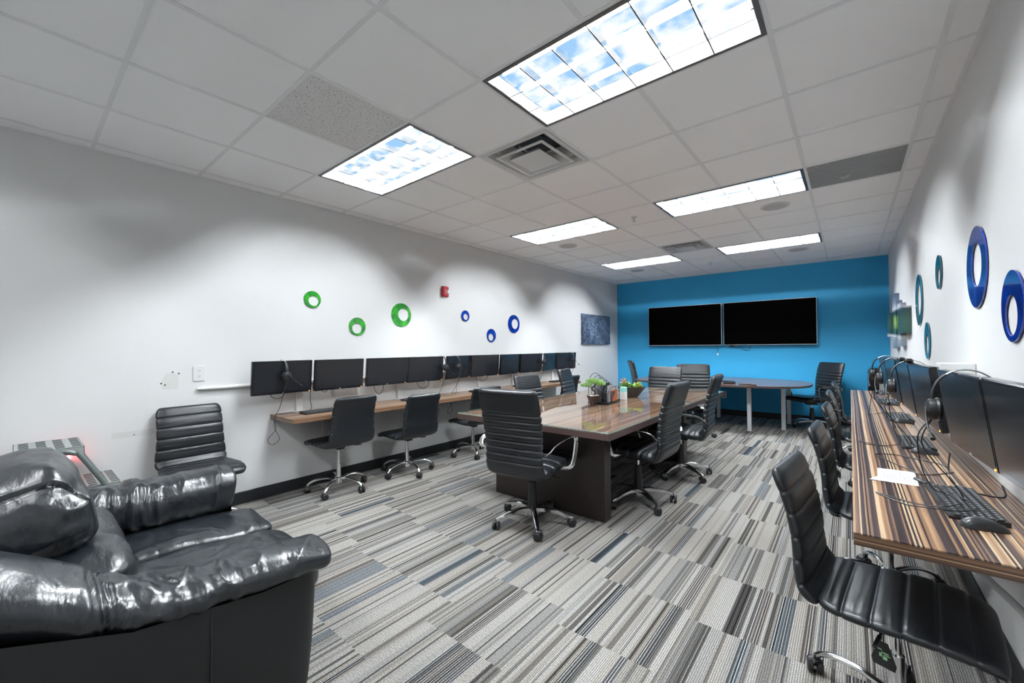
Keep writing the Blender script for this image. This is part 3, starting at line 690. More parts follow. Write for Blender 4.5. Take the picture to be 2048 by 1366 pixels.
def make_conf_chair():
    r = empty('conference_chair', (0, 0, 0), 0, 'x', 'chair', 'high-back black conference armchairs')
    back_path = [(-.205, .425), (-.248, .455), (-.272, .53), (-.272, .62), (-.285, .75), (-.325, .92), (-.365, 1.045)]
    sm = [.20 + i * .075 for i in range(8)]
    pad(back_path, lambda t: .240 - .004 * t - .006 * math.sin(2 * PI * t), .066, sm, n=-1, depth=.30, back_ribs=True, ecap=.022, rfrac=.16, nseg=170, wrinkle=.0015, seed=2).build('backrest', M['leather'], r, smooth=60)
    seat_path = [(.275, .430), (.235, .462), (.10, .472), (-.08, .460), (-.20, .452), (-.235, .458)]
    pad(seat_path, lambda t: .252, .085, [.22, .42, .60, .78], n=-1, depth=.22, ecap=.04, rfrac=.22, nseg=110, wrinkle=.004, seed=8, crease_x=(-.085, .085)).build('seat', M['leather'], r, smooth=60)
    for s in (-1, 1):
        pts = smooth_path([(s * .255, -.275, .60), (s * .285, -.262, .625), (s * .300, -.22, .655), (s * .303, -.10, .668), (s * .303, .05, .672), (s * .303, .115, .664), (s * .303, .140, .63), (s * .300, .125, .54), (s * .292, .095, .462), (s * .270, .08, .438), (s * .20, .075, .425)], 6)
        a = MB(); a.tube(pts, .0125, 10, flat=(.42, 1.35)); a.build('armrest', M['chrome'], r)
    MB().box(-.11, .11, -.13, .12, .402, .425, bev=.005).box(-.05, .05, -.08, .09, .365, .405, bev=.01).build('seat_mechanism', M['black'], r)
    MB().tube([(.04, .0, .385), (.16, .0, .380), (.235, .0, .372)], .005, 8).build('lever', M['black'], r)
    MB().cyl(.014, .30, .37, 16).build('gas_lift', M['chrome'], r)
    MB().lathe([(.040, .07), (.038, .11), (.034, .20), (.029, .25), (.029, .315), (.022, .318)], 24).build('column', M['black'], r)
    b = MB(); b.lathe([(.045, .062), (.047, .075), (.044, .118), (.034, .126)], 24)
    for k in range(5):
        a = 2 * PI * k / 5 + .31; T = Matrix.Rotation(a, 4, 'Z'); prof = [(.02, .022, .125, .035), (.10, .020, .128, .032), (.20, .017, .110, .026), (.285, .015, .082, .022), (.308, .013, .072, .018)]
        vs = []
        for d, w, z, h in prof: vs += [(d, -w, z - h), (d, -w, z - .006), (d, -w * .55, z), (d, w * .55, z), (d, w, z - .006), (d, w, z - h)]
        fs = []
        for i in range(len(prof) - 1):
            for q in range(6): q2 = (q + 1) % 6; fs.append((i * 6 + q, i * 6 + q2, i * 6 + 6 + q2, i * 6 + 6 + q))
        fs.append(tuple(range(6))); fs.append(tuple(24 + q for q in range(6)))
        b.add(vs, fs, T)
    base = b.build('star_base', M['chrome'], r)
    for k in range(5):
        a = 2 * PI * k / 5 + .31; caster(base, .295 * math.cos(a), .295 * math.sin(a), a * 2.3 + k * 1.7, .029)
    return r
R = math.radians
dc = make_desk_chair(); cc = make_conf_chair()
DCH = [(-3.76, 1.965, 92, 'armless black chair at the near end of the left desk'),
       (-3.70, 2.70, 89, 'armless black chair second along the left desk, back to the room'),
       (-3.66, 3.66, 80, 'armless black chair third along the left desk, half behind the conference table'),
       (-3.66, 5.56, 86, 'armless black chair at the far end of the left desk'),
       (-3.735, .895, -89, 'stray armless black chair facing the room between sofa and left desk'),
       (.112, 1.975, -96, 'nearest armless chair at the right desk, whole seat in view'),
       (.145, 3.03, -93, 'second armless chair along the right desk from the camera'),
       (.155, 4.13, -92, 'third armless chair along the right desk from the camera'),
       (.14, 5.23, -90, 'fourth armless chair along the right desk from the camera'),
       (.15, 6.42, -90, 'farthest armless chair along the right desk')]
CCH = [(-1.885, 2.52, 8, 0, 'high-back armchair at the near end of the conference table, back to camera'),
       (-1.425, 3.425, 89, 0, 'near high-back armchair on the right side of the conference table'),
       (-1.374, 4.421, 95, 0, 'far high-back armchair on the right side of the conference table'),
       (-2.76, 4.05, -92, -.06, 'near high-back armchair on the left side of the conference table'),
       (-2.84, 5.12, -78, -.03, 'far high-back armchair on the left side, turned slightly away'),
       (-2.13, 5.83, 180, -.02, 'high-back armchair facing camera at the far end of the conference table'),
       (-1.83, 6.47, 194, 0, 'high-back armchair in front of the oval table, facing camera'),
       (-.489, 8.22, 134, 0, 'high-back armchair at the right end of the oval table by the blue wall'),
       (-3.10, 8.05, -56, 0, 'high-back armchair at the left end of the oval table')]
for i, (x, y, a, lab) in enumerate(DCH):
    o = dc if i == 0 else copy_tree(dc); o.location = (x, y, 0); o.rotation_euler.z = R(a); o['label'] = lab
    for ch in o.children:
        if ch.name.startswith('star_base'): ch.rotation_euler.z = R((-20, 26, 10, 30, 0, 14, 40, -30, 20, 50)[i])
        if ch.name.split('.')[0] in ('seat', 'backrest', 'seat_mechanism', 'lever'): ch.location.z += (0, -.045, -.04, -.02, -.01, -.028, -.04, -.04, -.035, -.03)[i]
for i, (x, y, a, dz, lab) in enumerate(CCH):
    o = cc if i == 0 else copy_tree(cc); o.location = (x, y, 0); o.rotation_euler.z = R(a); o['label'] = lab
    if dz:
        for ch in o.children_recursive:
            if ch.parent == o and ch.name.split('.')[0] in ('seat', 'backrest', 'armrest', 'seat_mechanism', 'lever'): ch.location.z += dz
# tag hanging under the nearest right-hand chair
near = [o for o in bpy.data.objects if o.get('label') == DCH[5][3]][0]
# ------------------------------------------------------------------ monitors
def make_monitor():
    r = empty('computer_monitor', (0, 0, 0), 0, 'x', 'monitor', 'x')
    w, h = .2585, .1475
    MB().box(-w, w, -.006, .022, -h, h, bev=.004).box(-w * .75, w * .75, .02, .045, -h * .7, h * .7, bev=.012).build('casing', M['blackgloss'], r)
    MB().box(-w + .012, w - .012, -.0072, -.005, -h + .020, h - .010).build('screen', M['screen'], r, smooth=0)
    MB().box(w - .026, w - .018, -.0078, -.006, -h + .006, -h + .011).build('power_light', M['orange'], r)
    t = text('acer', .012, M['led'], r, (0, -.0072, -h + .0095), (PI / 2, 0, 0), name='logo_lettering')
    MB().box(-.045, .045, .044, .052, -.045, .045, bev=.003).build('arm_plate', M['black'], r)
    return r
mon = make_monitor(); used = [0]
def place_mon(a, b, z, tilt, side, label, group):
    """a, b: (x,y) of the left and right ends as the sitter sees them"""
    o = mon if not used[0] else copy_tree(mon); used[0] = 1
    ax, ay = a; bx, by = b; ang = math.atan2(by - ay, bx - ax); cx, cy = (ax + bx) / 2, (ay + by) / 2
    o.location = (cx, cy, z); o.rotation_euler = (R(tilt), 0, ang); o['label'] = label; o['group'] = group
    wx = XL if side < 0 else XR
    Mi = (Matrix.Translation((cx, cy, z)) @ o.rotation_euler.to_matrix().to_4x4()).inverted()
    p0 = Mi @ Vector((wx - (.001 if side > 0 else -.001), cy, z - .02)); p1 = Vector((0, .05, 0))
    pm = p0.lerp(p1, .55) + Vector((.0, 0, -.01))
    MB().tube([p0, pm, p1], .016, 10).cyl(.03, -.02, .02, 14, Matrix.Translation(p0.lerp(p1, .12))).build('wall_arm', M['black'], o)
    return o
LM = [((-3.905, 1.285), (-3.935, 1.79), 'nearest monitor on the left wall, headset hung over it'),
      ((-3.885, 1.805), (-3.915, 2.31), 'second monitor on the left wall from the camera'),
      ((-3.90, 2.345), (-3.915, 2.86), 'third monitor on the left wall, above the second chair'),
      ((-3.915, 2.875), (-3.90, 3.385), 'fourth monitor on the left wall, headset on its right corner'),
      ((-3.885, 3.445), (-3.985, 3.93), 'fifth monitor on the left wall, turned away with a headset on it'),
      ((-3.955, 3.94), (-3.91, 4.44), 'sixth monitor on the left wall, cable loop hanging under it'),
      ((-3.88, 4.455), (-3.94, 4.955), 'seventh monitor on the left wall, fourth from the far end'),
      ((-3.92, 4.965), (-3.88, 5.47), 'eighth monitor on the left wall, third from the far end'),
      ((-3.89, 5.56), (-4.00, 6.06), 'ninth monitor on the left wall, bluish and turned towards the far corner'),
      ((-3.99, 6.07), (-3.90, 6.57), 'last monitor on the left wall, nearest the blue wall')]
lm = [place_mon(a, b, 1.083, 4.5, -1, l, 'monitors along the left wall') for a, b, l in LM]
RM = [((.333, 1.90), (.365, 1.385), 'nearest monitor on the right wall, cut by the photo edge'),
      ((.300, 2.42), (.332, 1.905), 'second monitor on the right wall, large in view behind the near headset'),
      ((.268, 3.13), (.296, 2.62), 'third monitor on the right wall from the camera'),
      ((.250, 3.65), (.266, 3.14), 'fourth monitor on the right wall from the camera'),
      ((.222, 4.20), (.248, 3.70), 'fifth monitor on the right wall from the camera'),
      ((.214, 4.75), (.222, 4.24), 'farthest visible monitor on the right wall')]
rm = [place_mon(a, b, 1.085, 7, 1, l, 'monitors along the right wall') for a, b, l in RM]
for m_, lx, lab in ((rm[3], -.10, 'small black webcam on top of the fourth right monitor'), (rm[3], .20, 'small black webcam at the corner of the fourth right monitor')):
    Mm = Matrix.Translation(m_.location) @ m_.rotation_euler.to_matrix().to_4x4()
    r = empty('webcam', Mm @ Vector((lx, .01, .148)), m_.rotation_euler.z, lab, 'webcam', 'webcams on the right monitors')
    MB().box(-.03, .03, -.02, .015, .0, .022, bev=.008).box(-.012, .012, .0, .018, -.03, .004, bev=.003).build('body', M['black'], r); MB().cyl(.007, .018, .022, 14, Matrix.Translation((0, 0, .011)) @ Matrix.Rotation(PI / 2, 4, 'X')).build('lens', M['blackgloss'], r)
# loops of cable under the monitors
for (x, y, z, w, d, lab) in [(-3.96, 1.50, .945, .06, .05, 'short cable loop under the nearest left monitor'), (-3.97, 1.93, .945, .03, .03, 'tiny cable loop under the second left monitor'),
                             (-3.97, 2.53, .94, .06, .10, 'long cable loop under the third left monitor'), (-3.97, 3.13, .94, .09, .09, 'cable loop under the fourth left monitor'), (-3.97, 4.15, .94, .13, .07, 'wide cable loop under the sixth left monitor')]:
    pts = smooth_path([(x, y - w, z + .02), (x + .01, y - w * .8, z - d * .6), (x + .015, y, z - d), (x + .01, y + w * .8, z - d * .6), (x, y + w, z + .02)], 6)
    tag(MB().tube(pts, .0032, 6).build('cable_loop', M['black']), lab, 'cable', 'cable loops under the left monitors')
tag(MB().tube(smooth_path([(-3.97, 1.80, .95), (-3.965, 1.795, .85), (-3.95, 1.80, .78), (-3.93, 1.76, .752), (-3.92, 1.66, .748), (-3.94, 1.53, .748)], 6), .003, 6).build('loose_cable', M['black']), 'thin cord dropping behind the nearest keyboard on the left desk', 'cable')

# ------------------------------------------------------------------ keyboards and mice
def make_keyboard():
    r = empty('keyboard', (0, 0, 0), 0, 'x', 'keyboard', 'x')
    b = MB(); b.add([(-.20, -.07, 0), (.20, -.07, 0), (.20, .07, 0), (-.20, .07, 0), (-.20, -.07, .008), (.20, -.07, .008), (.20, .07, .017), (-.20, .07, .017)], [(0, 3, 2, 1), (4, 5, 6, 7), (0, 1, 5, 4), (1, 2, 6, 5), (2, 3, 7, 6), (3, 0, 4, 7)])
    b.build('body', M['black'], r, smooth=0)
    kb = MB(); lg = MB(); rows = [(.052, [1] * 18), (.030, [1] * 13 + [2] + [1] * 3), (.011, [1.5] + [1] * 12 + [1.5] + [1] * 3), (-.008, [1.8] + [1] * 11 + [2.2] + [1] * 3), (-.027, [2.4] + [1] * 10 + [2.6] + [1] * 3), (-.047, [1.3, 1.3, 1.3, 6, 1.3, 1.3, 1.3, 1.2] + [1] * 3)]
    for y, ws in rows:
        tot = sum(ws); u = .385 / tot; x = -.1925; z = .008 + (y + .07) / .14 * .009
        for w in ws:
            kb.box(x + .0012, x + w * u - .0012, y - .0078, y + .0078, z, z + .0045)
            lg.box(x + .005, x + .0095, y - .001, y + .0045, z + .0045, z + .0048)
            x += w * u
    kb.build('keys', M['key'], r, smooth=0); lg.build('key_legends', M['legend'], r, smooth=0)
    return r
kbp = make_keyboard(); first = True
for (x, y, z, a, lab, g) in [(-3.84, 1.87, .742, 91, 'nearest keyboard on the left desk', 'L'), (-3.86, 2.98, .742, 92, 'second keyboard on the left desk, between the first two chairs', 'L'), (-3.86, 4.06, .742, 90, 'third keyboard on the left desk, behind the third chair', 'L'),
                             (-3.86, 4.98, .742, 90, 'fourth keyboard on the left desk', 'L'), (-3.86, 5.95, .742, 88, 'farthest keyboard on the left desk', 'L'),
                             (.312, 2.235, .742, -87, 'nearest keyboard on the right desk, cable lying across it', 'R'), (.292, 3.42, .742, -90, 'second keyboard on the right desk', 'R'), (.30, 4.52, .742, -90, 'third keyboard on the right desk', 'R'), (.30, 5.70, .742, -90, 'fourth keyboard on the right desk', 'R'), (.30, 6.76, .742, -90, 'farthest keyboard on the right desk', 'R')]:
    o = kbp if first else copy_tree(kbp); first = False
    o.location = (x, y, z); o.rotation_euler.z = R(a); o['label'] = lab; o['group'] = 'keyboards on the left desk' if g == 'L' else 'keyboards on the right desk'
def make_mouse():
    r = empty('computer_mouse', (0, 0, 0), 0, 'x', 'mouse', 'x'); mb = MB(); nu, nv = 26, 20
    def fn(i, j):
        u = i / (nu - 1); y = -.058 + .116 * u; t = 1 - abs(2 * u - 1) ** 3.2; w = .031 * max(t, 0) ** .5 * (1 - .12 * math.sin(PI * u)); h = .036 * max(t, 0) ** .45 * (.72 + .35 * math.sin(PI * (u * .85 + .12)) - .28 * u)
        a = PI * j / (nv - 1); return (w * math.cos(a), y, .001 + h * math.sin(a) ** .8 if math.sin(a) > 0 else .001)
    mb.grid(fn, nu, nv); mb.box(-.024, .024, -.045, .045, 0, .004, bev=.0015); mb.build('body', M['mouse'], r, smooth=60)
    MB().cyl(.008, -.003, .003, 16, TR(0, .034, .026, ry=PI / 2)).build('scroll_wheel', M['blackgloss'], r)
    return r
mp_ = make_mouse(); first = True
for (x, y, a, lab, g) in [(.325, 1.985, -76, 'nearest mouse on the right desk beside the keyboard', 'R'), (.305, 3.14, -80, 'second mouse on the right desk', 'R'), (.306, 4.26, -84, 'third mouse on the right desk', 'R'), (.308, 5.43, -86, 'fourth mouse on the right desk', 'R'), (.31, 6.50, -86, 'farthest mouse on the right desk', 'R'), (-3.87, 2.14, 80, 'mouse on the left desk behind the first chair', 'L')]:
    o = mp_ if first else copy_tree(mp_); first = False
    o.location = (x, y, .742); o.rotation_euler.z = R(a); o['label'] = lab; o['group'] = 'computer mice on the ' + ('right desk' if g == 'R' else 'left desk')

# ------------------------------------------------------------------ headsets
def make_headset():
    r = empty('headset', (0, 0, 0), 0, 'x', 'headset', 'x')
    # origin: where the band rests on the monitor; band plane is local YZ, front is -Y
    cy = .016; ra = .088
    arc = [(0, cy + ra * math.cos(a) * (1.0 if math.sin(a) > 0 else 1), -.090 + .100 * math.sin(a)) for a in [R(-25) + (R(230)) * i / 30 for i in range(31)]]
    MB().tube(arc, .0028, 8, flat=(1, 2.2)).build('headband', M['silver'], r)
    pd = [(0, cy + (ra - .001) * math.cos(a), -.090 + .099 * math.sin(a)) for a in [R(125) + R(70) * i / 16 for i in range(17)]]
    MB().tube(pd, .0045, 10, flat=(1, 2.4)).build('band_padding', M['black'], r)
    for s, yy in ((-1, cy - ra + .004), (1, cy + ra - .004)):
        T = TR(0, yy, -.138,  rx=PI / 2 * (1 if s < 0 else -1))
        MB().lathe([(.001, .020), (.024, .021), (.036, .015), (.040, .004), (.040, -.004)], 28, T).build('earcup', M['black'], r)
        MB().lathe([(.040, -.004), (.044, -.010), (.040, -.018), (.022, -.019), (.001, -.014)], 28, T).build('ear_cushion', M['leather'], r)
        MB().lathe([(.010, .0195), (.013, .0205), (.016, .0195)], 24, T, cap=False).build('earcup_trim', M['silver'], r)
    bm_ = smooth_path([(0, cy - ra - .016, -.13), (.03, cy - ra - .022, -.155), (.075, cy - ra - .025, -.195), (.10, cy - ra - .022, -.218)], 6)
    MB().tube(bm_, .003, 8).tube([bm_[-1], Vector(bm_[-1]) + Vector((.02, .002, -.012))], .0075, 10).build('microphone_boom', M['black'], r)
    return r
hp = make_headset(); first = True
def hang(m_, lx, label, group, cable):
    global first
    o = hp if first else copy_tree(hp); first = False
    Mm = Matrix.Translation(m_.location) @ m_.rotation_euler.to_matrix().to_4x4()
    p = Mm @ Vector((lx, .008, .1475 + .001)); o.location = p; o.rotation_euler = (0, 0, m_.rotation_euler.z); o['label'] = label; o['group'] = group
    Mi = (Matrix.Translation(p) @ Matrix.Rotation(m_.rotation_euler.z, 4, 'Z')).inverted()
    if cable:
        st = Vector((0, -.072, -.172)); pts = [st] + [Mi @ Vector(q) for q in cable]
        MB().tube(smooth_path(pts, 8), .0022, 6).build('cable', M['black'], o)
    return o
GL, GR_ = 'headsets hung on the left monitors', 'headsets hung on the right monitors'
hang(lm[0], .0, 'headset over the nearest left monitor, cord looping below the desk', GL, [(-3.82, 1.50, .95), (-3.90, 1.50, .82), (-3.93, 1.48, .755), (-3.92, 1.470, .70), (-3.93, 1.475, .62), (-3.95, 1.42, .54), (-3.96, 1.46, .49), (-3.96, 1.52, .53), (-3.94, 1.475, .63), (-3.93, 1.465, .69), (-3.93, 1.47, .75), (-3.94, 1.53, .752), (-3.95, 1.66, .749)])
hang(lm[3], .245, 'headset on the right corner of the fourth left monitor', GL, None)
hang(lm[4], -.08, 'headset on the fifth left monitor, cord falling to the desk', GL, [(-3.84, 3.62, 1.0), (-3.86, 3.58, .85), (-3.86, 3.55, .75), (-3.84, 3.35, .748), (-3.85, 3.25, .748)])
hang(lm[7], .24, 'headset between the eighth and ninth left monitors', GL, [(-3.85, 5.44, .95), (-3.88, 5.42, .80), (-3.88, 5.4, .748)])
hang(lm[9], .13, 'headset on the last left monitor by the blue wall', GL, None)
hang(rm[1], -.015, 'large near headset on the second right monitor, cord coiled on the keyboard', GR_, [(.19, 2.13, 1.0), (.20, 2.16, .88), (.235, 2.22, .79), (.27, 2.26, .768), (.30, 2.18, .764), (.26, 2.10, .764), (.20, 2.12, .748), (.13, 2.16, .745), (.075, 2.20, .745), (.09, 2.17, .745), (.15, 2.10, .745), (.22, 2.05, .762), (.28, 2.06, .764), (.33, 2.12, .766), (.31, 2.24, .768), (.27, 2.34, .766), (.25, 2.43, .745)])
hang(rm[3], .14, 'headset on the fourth right monitor, cord falling to the desk', GR_, [(.17, 3.25, 1.0), (.19, 3.28, .85), (.22, 3.30, .765), (.17, 3.24, .748), (.08, 3.22, .745), (.03, 3.30, .745), (.07, 3.27, .745), (.17, 3.20, .745)])
hang(rm[4], .03, 'headset on the fifth right monitor', GR_, None)
hang(rm[5], .05, 'farthest headset, on the last visible right monitor', GR_, [(.14, 4.5, .98), (.12, 4.55, .80), (.12, 4.6, .746), (.20, 4.75, .745), (.35, 4.9, .745)])
tag(MB().tube(smooth_path([(.36, 2.75, .745), (.25, 2.62, .745), (.20, 2.70, .745), (.12, 2.88, .745), (.10, 2.96, .745), (.18, 3.0, .745), (.30, 2.93, .745), (.36, 2.86, .745)], 6), .0022, 6).build('loose_cable', M['black']), 'loose thin black cable between the first two keyboards on the right desk', 'cable')
tag(MB().tube(smooth_path([(.33, 2.60, .86), (.325, 2.60, .78), (.33, 2.52, .748), (.39, 2.42, .745), (.45, 2.42, .746), (.452, 2.46, .78)], 8), .003, 6).build('loose_cable', M['black']), 'curved black cable hanging beneath the second right monitor', 'cable')
r = empty('cable_remote', (.232, 2.49, .742), .5, 'small inline cable control next to the paper on the right desk', 'cable control')
MB().box(-.012, .012, -.035, .035, 0, .012, bev=.004).build('body', M['mouse'], r); MB().box(-.006, .006, -.055, -.034, .002, .009, bev=.002).build('strain_relief', M['black'], r)
r = empty('paper_sheet', (.155, 2.53, .7425), 0, 'white printed paper sheet lying on the right desk', 'paper')
MB().grid(lambda i, j: (lambda u, v: ((-.07 + .13 * u) + .008 * v - (.028 * (1 - u) * max(0, .35 - v) / .35), -.135 + .25 * v + .01 * u, .0004 + .006 * (1 - u) * max(0, .4 - v) ** 1.0))(i / 11, j / 11), 12, 12).build('sheet', M['paper'], r)
ib = MB(); rn = random.Random(5)
for i in range(11):
    x = -.045 + .0095 * i; y0 = -.10; y1 = .09 - rn.random() * .07; ib.box(x, x + .0013, y0 + (.02 if i % 4 == 0 else 0), y1, .0034, .0037)
ib.build('printed_lines', M['ink'], r, smooth=0)
# hang tag with printed green mark on the nearest chair lever
q = MB().prism([(-.030, -.055), (.030, -.055), (.034, -.035), (.012, .03), (-.012, .03), (-.034, -.035)], -.0012, .0012, Matrix.Rotation(PI / 2, 4, 'X'))
q.tube([(0, 0, .03), (0, 0, .10)], .002, 6)
ht = q.build('hang_tag', M['black'], near); ht.location = (.075, -.03, .285); ht.rotation_euler = (0, 0, R(75))
gm = MB()
for a in ((-.018, -.004, .0, .004), (-.006, .014, -.008, -.004), (.0, .018, -.014, -.0105), (-.012, -.004, -.022, -.010), (-.002, .010, -.028, -.017)): gm.box(a[0], a[1], -.0022, -.0012, a[2], a[3])
gmo = gm.build('tag_print', mat('green_white_print', (.35, .62, .35), .5), near); gmo.location = ht.location; gmo.rotation_euler = ht.rotation_euler

# ------------------------------------------------------------------ things on the conference table
Z = .7527
def foliage(n, fn, m, name, parent, size=.02, seed=1, up=.5):
    rn = random.Random(seed); mb = MB()
    for i in range(n):
        p, d = fn(rn); d = (Vector(d) + Vector((rn.gauss(0, .35), rn.gauss(0, .35), rn.gauss(0, .25) + up * .2))).normalized(); w = d.orthogonal().normalized(); s = size * (.6 + .8 * rn.random())
        w.rotate(Matrix.Rotation(rn.random() * 6.28, 3, d)); p = Vector(p); u = d.cross(w)
        mb.add([p, p + d * s * .5 + w * s * .17 + u * s * .06, p + d * s, p + d * s * .5 - w * s * .17 + u * s * .06], [(0, 1, 2, 3)])
    return mb.build(name, m, parent, smooth=0)
r = empty('bonsai_plant', (-2.01, 3.73, Z), 0, 'small bonsai with flat green crown in a brown glazed pot', 'potted plant')
MB().lathe([(.034, 0), (.046, .03), (.058, .06), (.067, .088), (.064, .094), (.058, .09), (.055, .078)], 32, cap=True).build('pot', M['pot'], r)
sb = MB(); rn = random.Random(2)
for i in range(46):
    a = rn.random() * 6.28; d = .055 * math.sqrt(rn.random()); sb.lathe([(.001, -.004), (.007, 0), (.001, .006)], 7, TR(d * math.cos(a), d * math.sin(a), .084 + rn.random() * .006))
sb.build('pebbles', M['stone'], r)
MB().tube(smooth_path([(.0, 0, .075), (.015, .012, .12), (-.012, -.008, .155), (.01, .01, .19), (0, .02, .215)], 6), [.011 - .006 * i / 24 for i in range(25)], 8).tube(smooth_path([(0, -.004, .15), (-.03, -.03, .175), (-.06, -.05, .185)], 5), .004, 6).build('trunk', M['bark'], r)
def crown(rn):
    a = rn.random() * 6.28; q = math.sqrt(rn.random()); bx, by, bz, s, sz = rn.choice([(.01, .03, .205, .070, .055), (-.055, -.05, .180, .050, .036), (.045, .055, .190, .050, .036), (-.01, -.01, .215, .055, .050)])
    ph = rn.random() * PI; return (bx + s * q * math.cos(a), by + s * q * math.sin(a), bz + sz * math.sin(ph) * (1 - q * .5) - .005), (math.cos(a) * q, math.sin(a) * q, .7)
foliage(2600, crown, M['leaf'], 'foliage', r, .013, 3)
r = empty('planter_bowl', (-1.95, 4.53, Z), R(-48), 'dark boat shaped bowl of green and pink-tipped succulents', 'potted plant')
mb = MB(); nu, nv = 40, 9
prof = [(.0, .0), (.35, .0), (.46, .012), (.62, .04), (.80, .075), (.95, .105), (1., .115), (.97, .115), (.92, .10), (.5, .092), (.0, .092)]
mb.grid(lambda i, j: (.075 * prof[i][0] * math.sin(2 * PI * j / 40), .165 * prof[i][0] ** .9 * math.cos(2 * PI * j / 40), prof[i][1]), len(prof), 40, True).build('bowl', M['bowl'], r)
def succ(cx, cy, s, zz):
    def f(rn):
        a = rn.random() * 6.28; e = rn.random() * 1.2; return (cx + .006 * math.cos(a), cy + .006 * math.sin(a), zz + rn.random() * s * .4), (math.cos(a) * math.cos(e), math.sin(a) * math.cos(e), math.sin(e))
    return f
foliage(60, succ(0, .08, .05, .10), M['leaf2'], 'succulent', r, .055, 5); foliage(60, succ(.01, .0, .05, .10), M['leaf'], 'succulent', r, .045, 6)
foliage(70, succ(-.01, -.07, .07, .10), M['leaf'], 'succulent', r, .06, 7); foliage(30, succ(-.01, -.085, .10, .15), M['leaf3'], 'succulent', r, .045, 8); foliage(50, succ(.03, .05, .03, .10), M['leaf2'], 'succulent', r, .03, 9)
# wire file sorter and its papers
r = empty('file_sorter', (-2.01, 3.97, Z), R(5), 'black wire mesh file sorter with arched dividers', 'file sorter')
b = MB(); b.box(-.11, .11, -.17, .17, 0, .006, bev=.002)
b.tube([(-.11, -.17, .01), (.11, -.17, .01), (.11, .17, .01), (-.11, .17, .01)], .004, 6, closed=True); b.build('tray', M['mesh'], r)
hs = [.30, .275, .25, .225, .20, .18, .165]
for i, h in enumerate(hs):
    x = -.105 + .035 * i; pts = [(x, -.165, .005), (x, -.165, h * .62)] + [(x, -.165 * math.cos(a) , h * .62 + h * .38 * math.sin(a)) for a in [PI * (k + 1) / 16 for k in range(15)]] + [(x, .165, h * .62), (x, .165, .005)]
    d = MB(); d.tube(pts, .0028, 6)
    for k in range(1, 8): 
        zz = h * k / 9; d.box(x - .0004, x + .0004, -.163, .163, zz, zz + .0012)
    d.build('divider', M['mesh'], r)
side = MB()
for s in (-1, 1): side.tube([(-.105, s * .165, .18), (.105, s * .165, .10)], .0028, 6).tube([(-.105, s * .165, .07), (.105, s * .165, .05)], .0018, 6)
side.build('side_wire', M['mesh'], r)
for (x, y0, y1, z1, m, lab) in [(.092, -.02, .13, .115, 'rust', 'orange and black leaflet in the front slot of the wire sorter'), (.072, -.10, .10, .17, 'lilac', 'grey lilac folder behind the orange leaflet in the sorter'), (.018, -.13, .10, .19, 'black', 'black folder in the middle of the wire sorter'), (-.05, -.12, .12, .20, 'lilac', 'pale folder near the back of the wire sorter')]:
    q = empty('folder', Matrix.Translation(r.location).to_3x3() @ Vector((0, 0, 0)), 0, lab, 'folder'); T = Matrix.Rotation(R(5), 4, 'Z')
    p = T @ Vector((x, (y0 + y1) / 2, .008)); q.location = Vector(r.location) + p; q.rotation_euler.z = R(5)
    MB().box(-.003, .003, -(y1 - y0) / 2, (y1 - y0) / 2, 0, z1, bev=.001).build('cover', M[m], q)
    if m == 'rust': MB().add([(.0036, -.075, .02), (.0036, .02, .105), (.0036, -.075, .105)], [(0, 1, 2)]).build('dark_corner', M['black'], q, smooth=0)
r = empty('tissue_box', (-1.925, 4.255, Z), R(5), 'teal and white upright card box beside the wire sorter', 'box')
MB().box(-.03, .03, -.035, .035, 0, .085, bev=.002).build('lower_box', M['wplastic'], r); MB().box(-.03, .03, -.035, .035, .085, .135, bev=.002).build('upper_box', M['teal'], r)

# ------------------------------------------------------------------ step stool and lamp behind the sofa
r = empty('step_stool', (-3.82, .22, 0), 0, 'grey-green steel step stool with slotted treads behind the sofa', 'step stool')
def tread(y0, y1, z, nm):
    mbx = MB().box(-.20, .20, y0, y1, z - .004, z, bev=.001).box(-.20, .20, y1 - .003, y1, z - .045, z).box(-.20, .20, y0, y0 + .003, z - .045, z).box(.197, .20, y0, y1, z - .045, z).box(-.20, -.197, y0, y1, z - .045, z)
    mbx.mark(); sl = mbx
    for a in range(4):
        for b in range(8):
            yy = y0 + (y1 - y0) * (a + .5) / 4 + .006; xx = -.165 + .33 * b / 7; sl.box(xx - .0075, xx + .0075, yy - .020, yy + .020, z, z + .0025, bev=.001)
    mbx.build(nm, M['grey'], r, smooth=0, m2=M['slot'])
tread(-.22, .06, .755, 'top_tread'); tread(.02, .22, .50, 'tread'); tread(.14, .34, .25, 'tread')
for s in (-1, 1):
    MB().tube(smooth_path([(s * .215, -.20, .735), (s * .215, -.06, .74), (s * .215, .015, .72), (s * .215, .07, .65), (s * .215, .40, .02)], 6), .014, 10).tube([(s * .215, -.20, .735), (s * .215, -.30, .02)], .014, 10).build('side_rail', M['greydark'], r)
MB().tube([(-.215, -.26, .3), (.215, -.26, .3)], .01, 8).build('cross_bar', M['greydark'], r)
r = empty('night_light', (XL + .001, .225, .575), 0, 'small glowing red lamp on the wall behind the step stool', 'lamp')
MB().box(0, .03, -.03, .03, -.04, .03, bev=.006).build('housing', M['wplastic'], r); MB().lathe([(.001, .03), (.018, .034), (.022, .05), (.012, .066), (.001, .07)], 16, TR(.016, 0, 0)).build('bulb', M['bulb'], r)
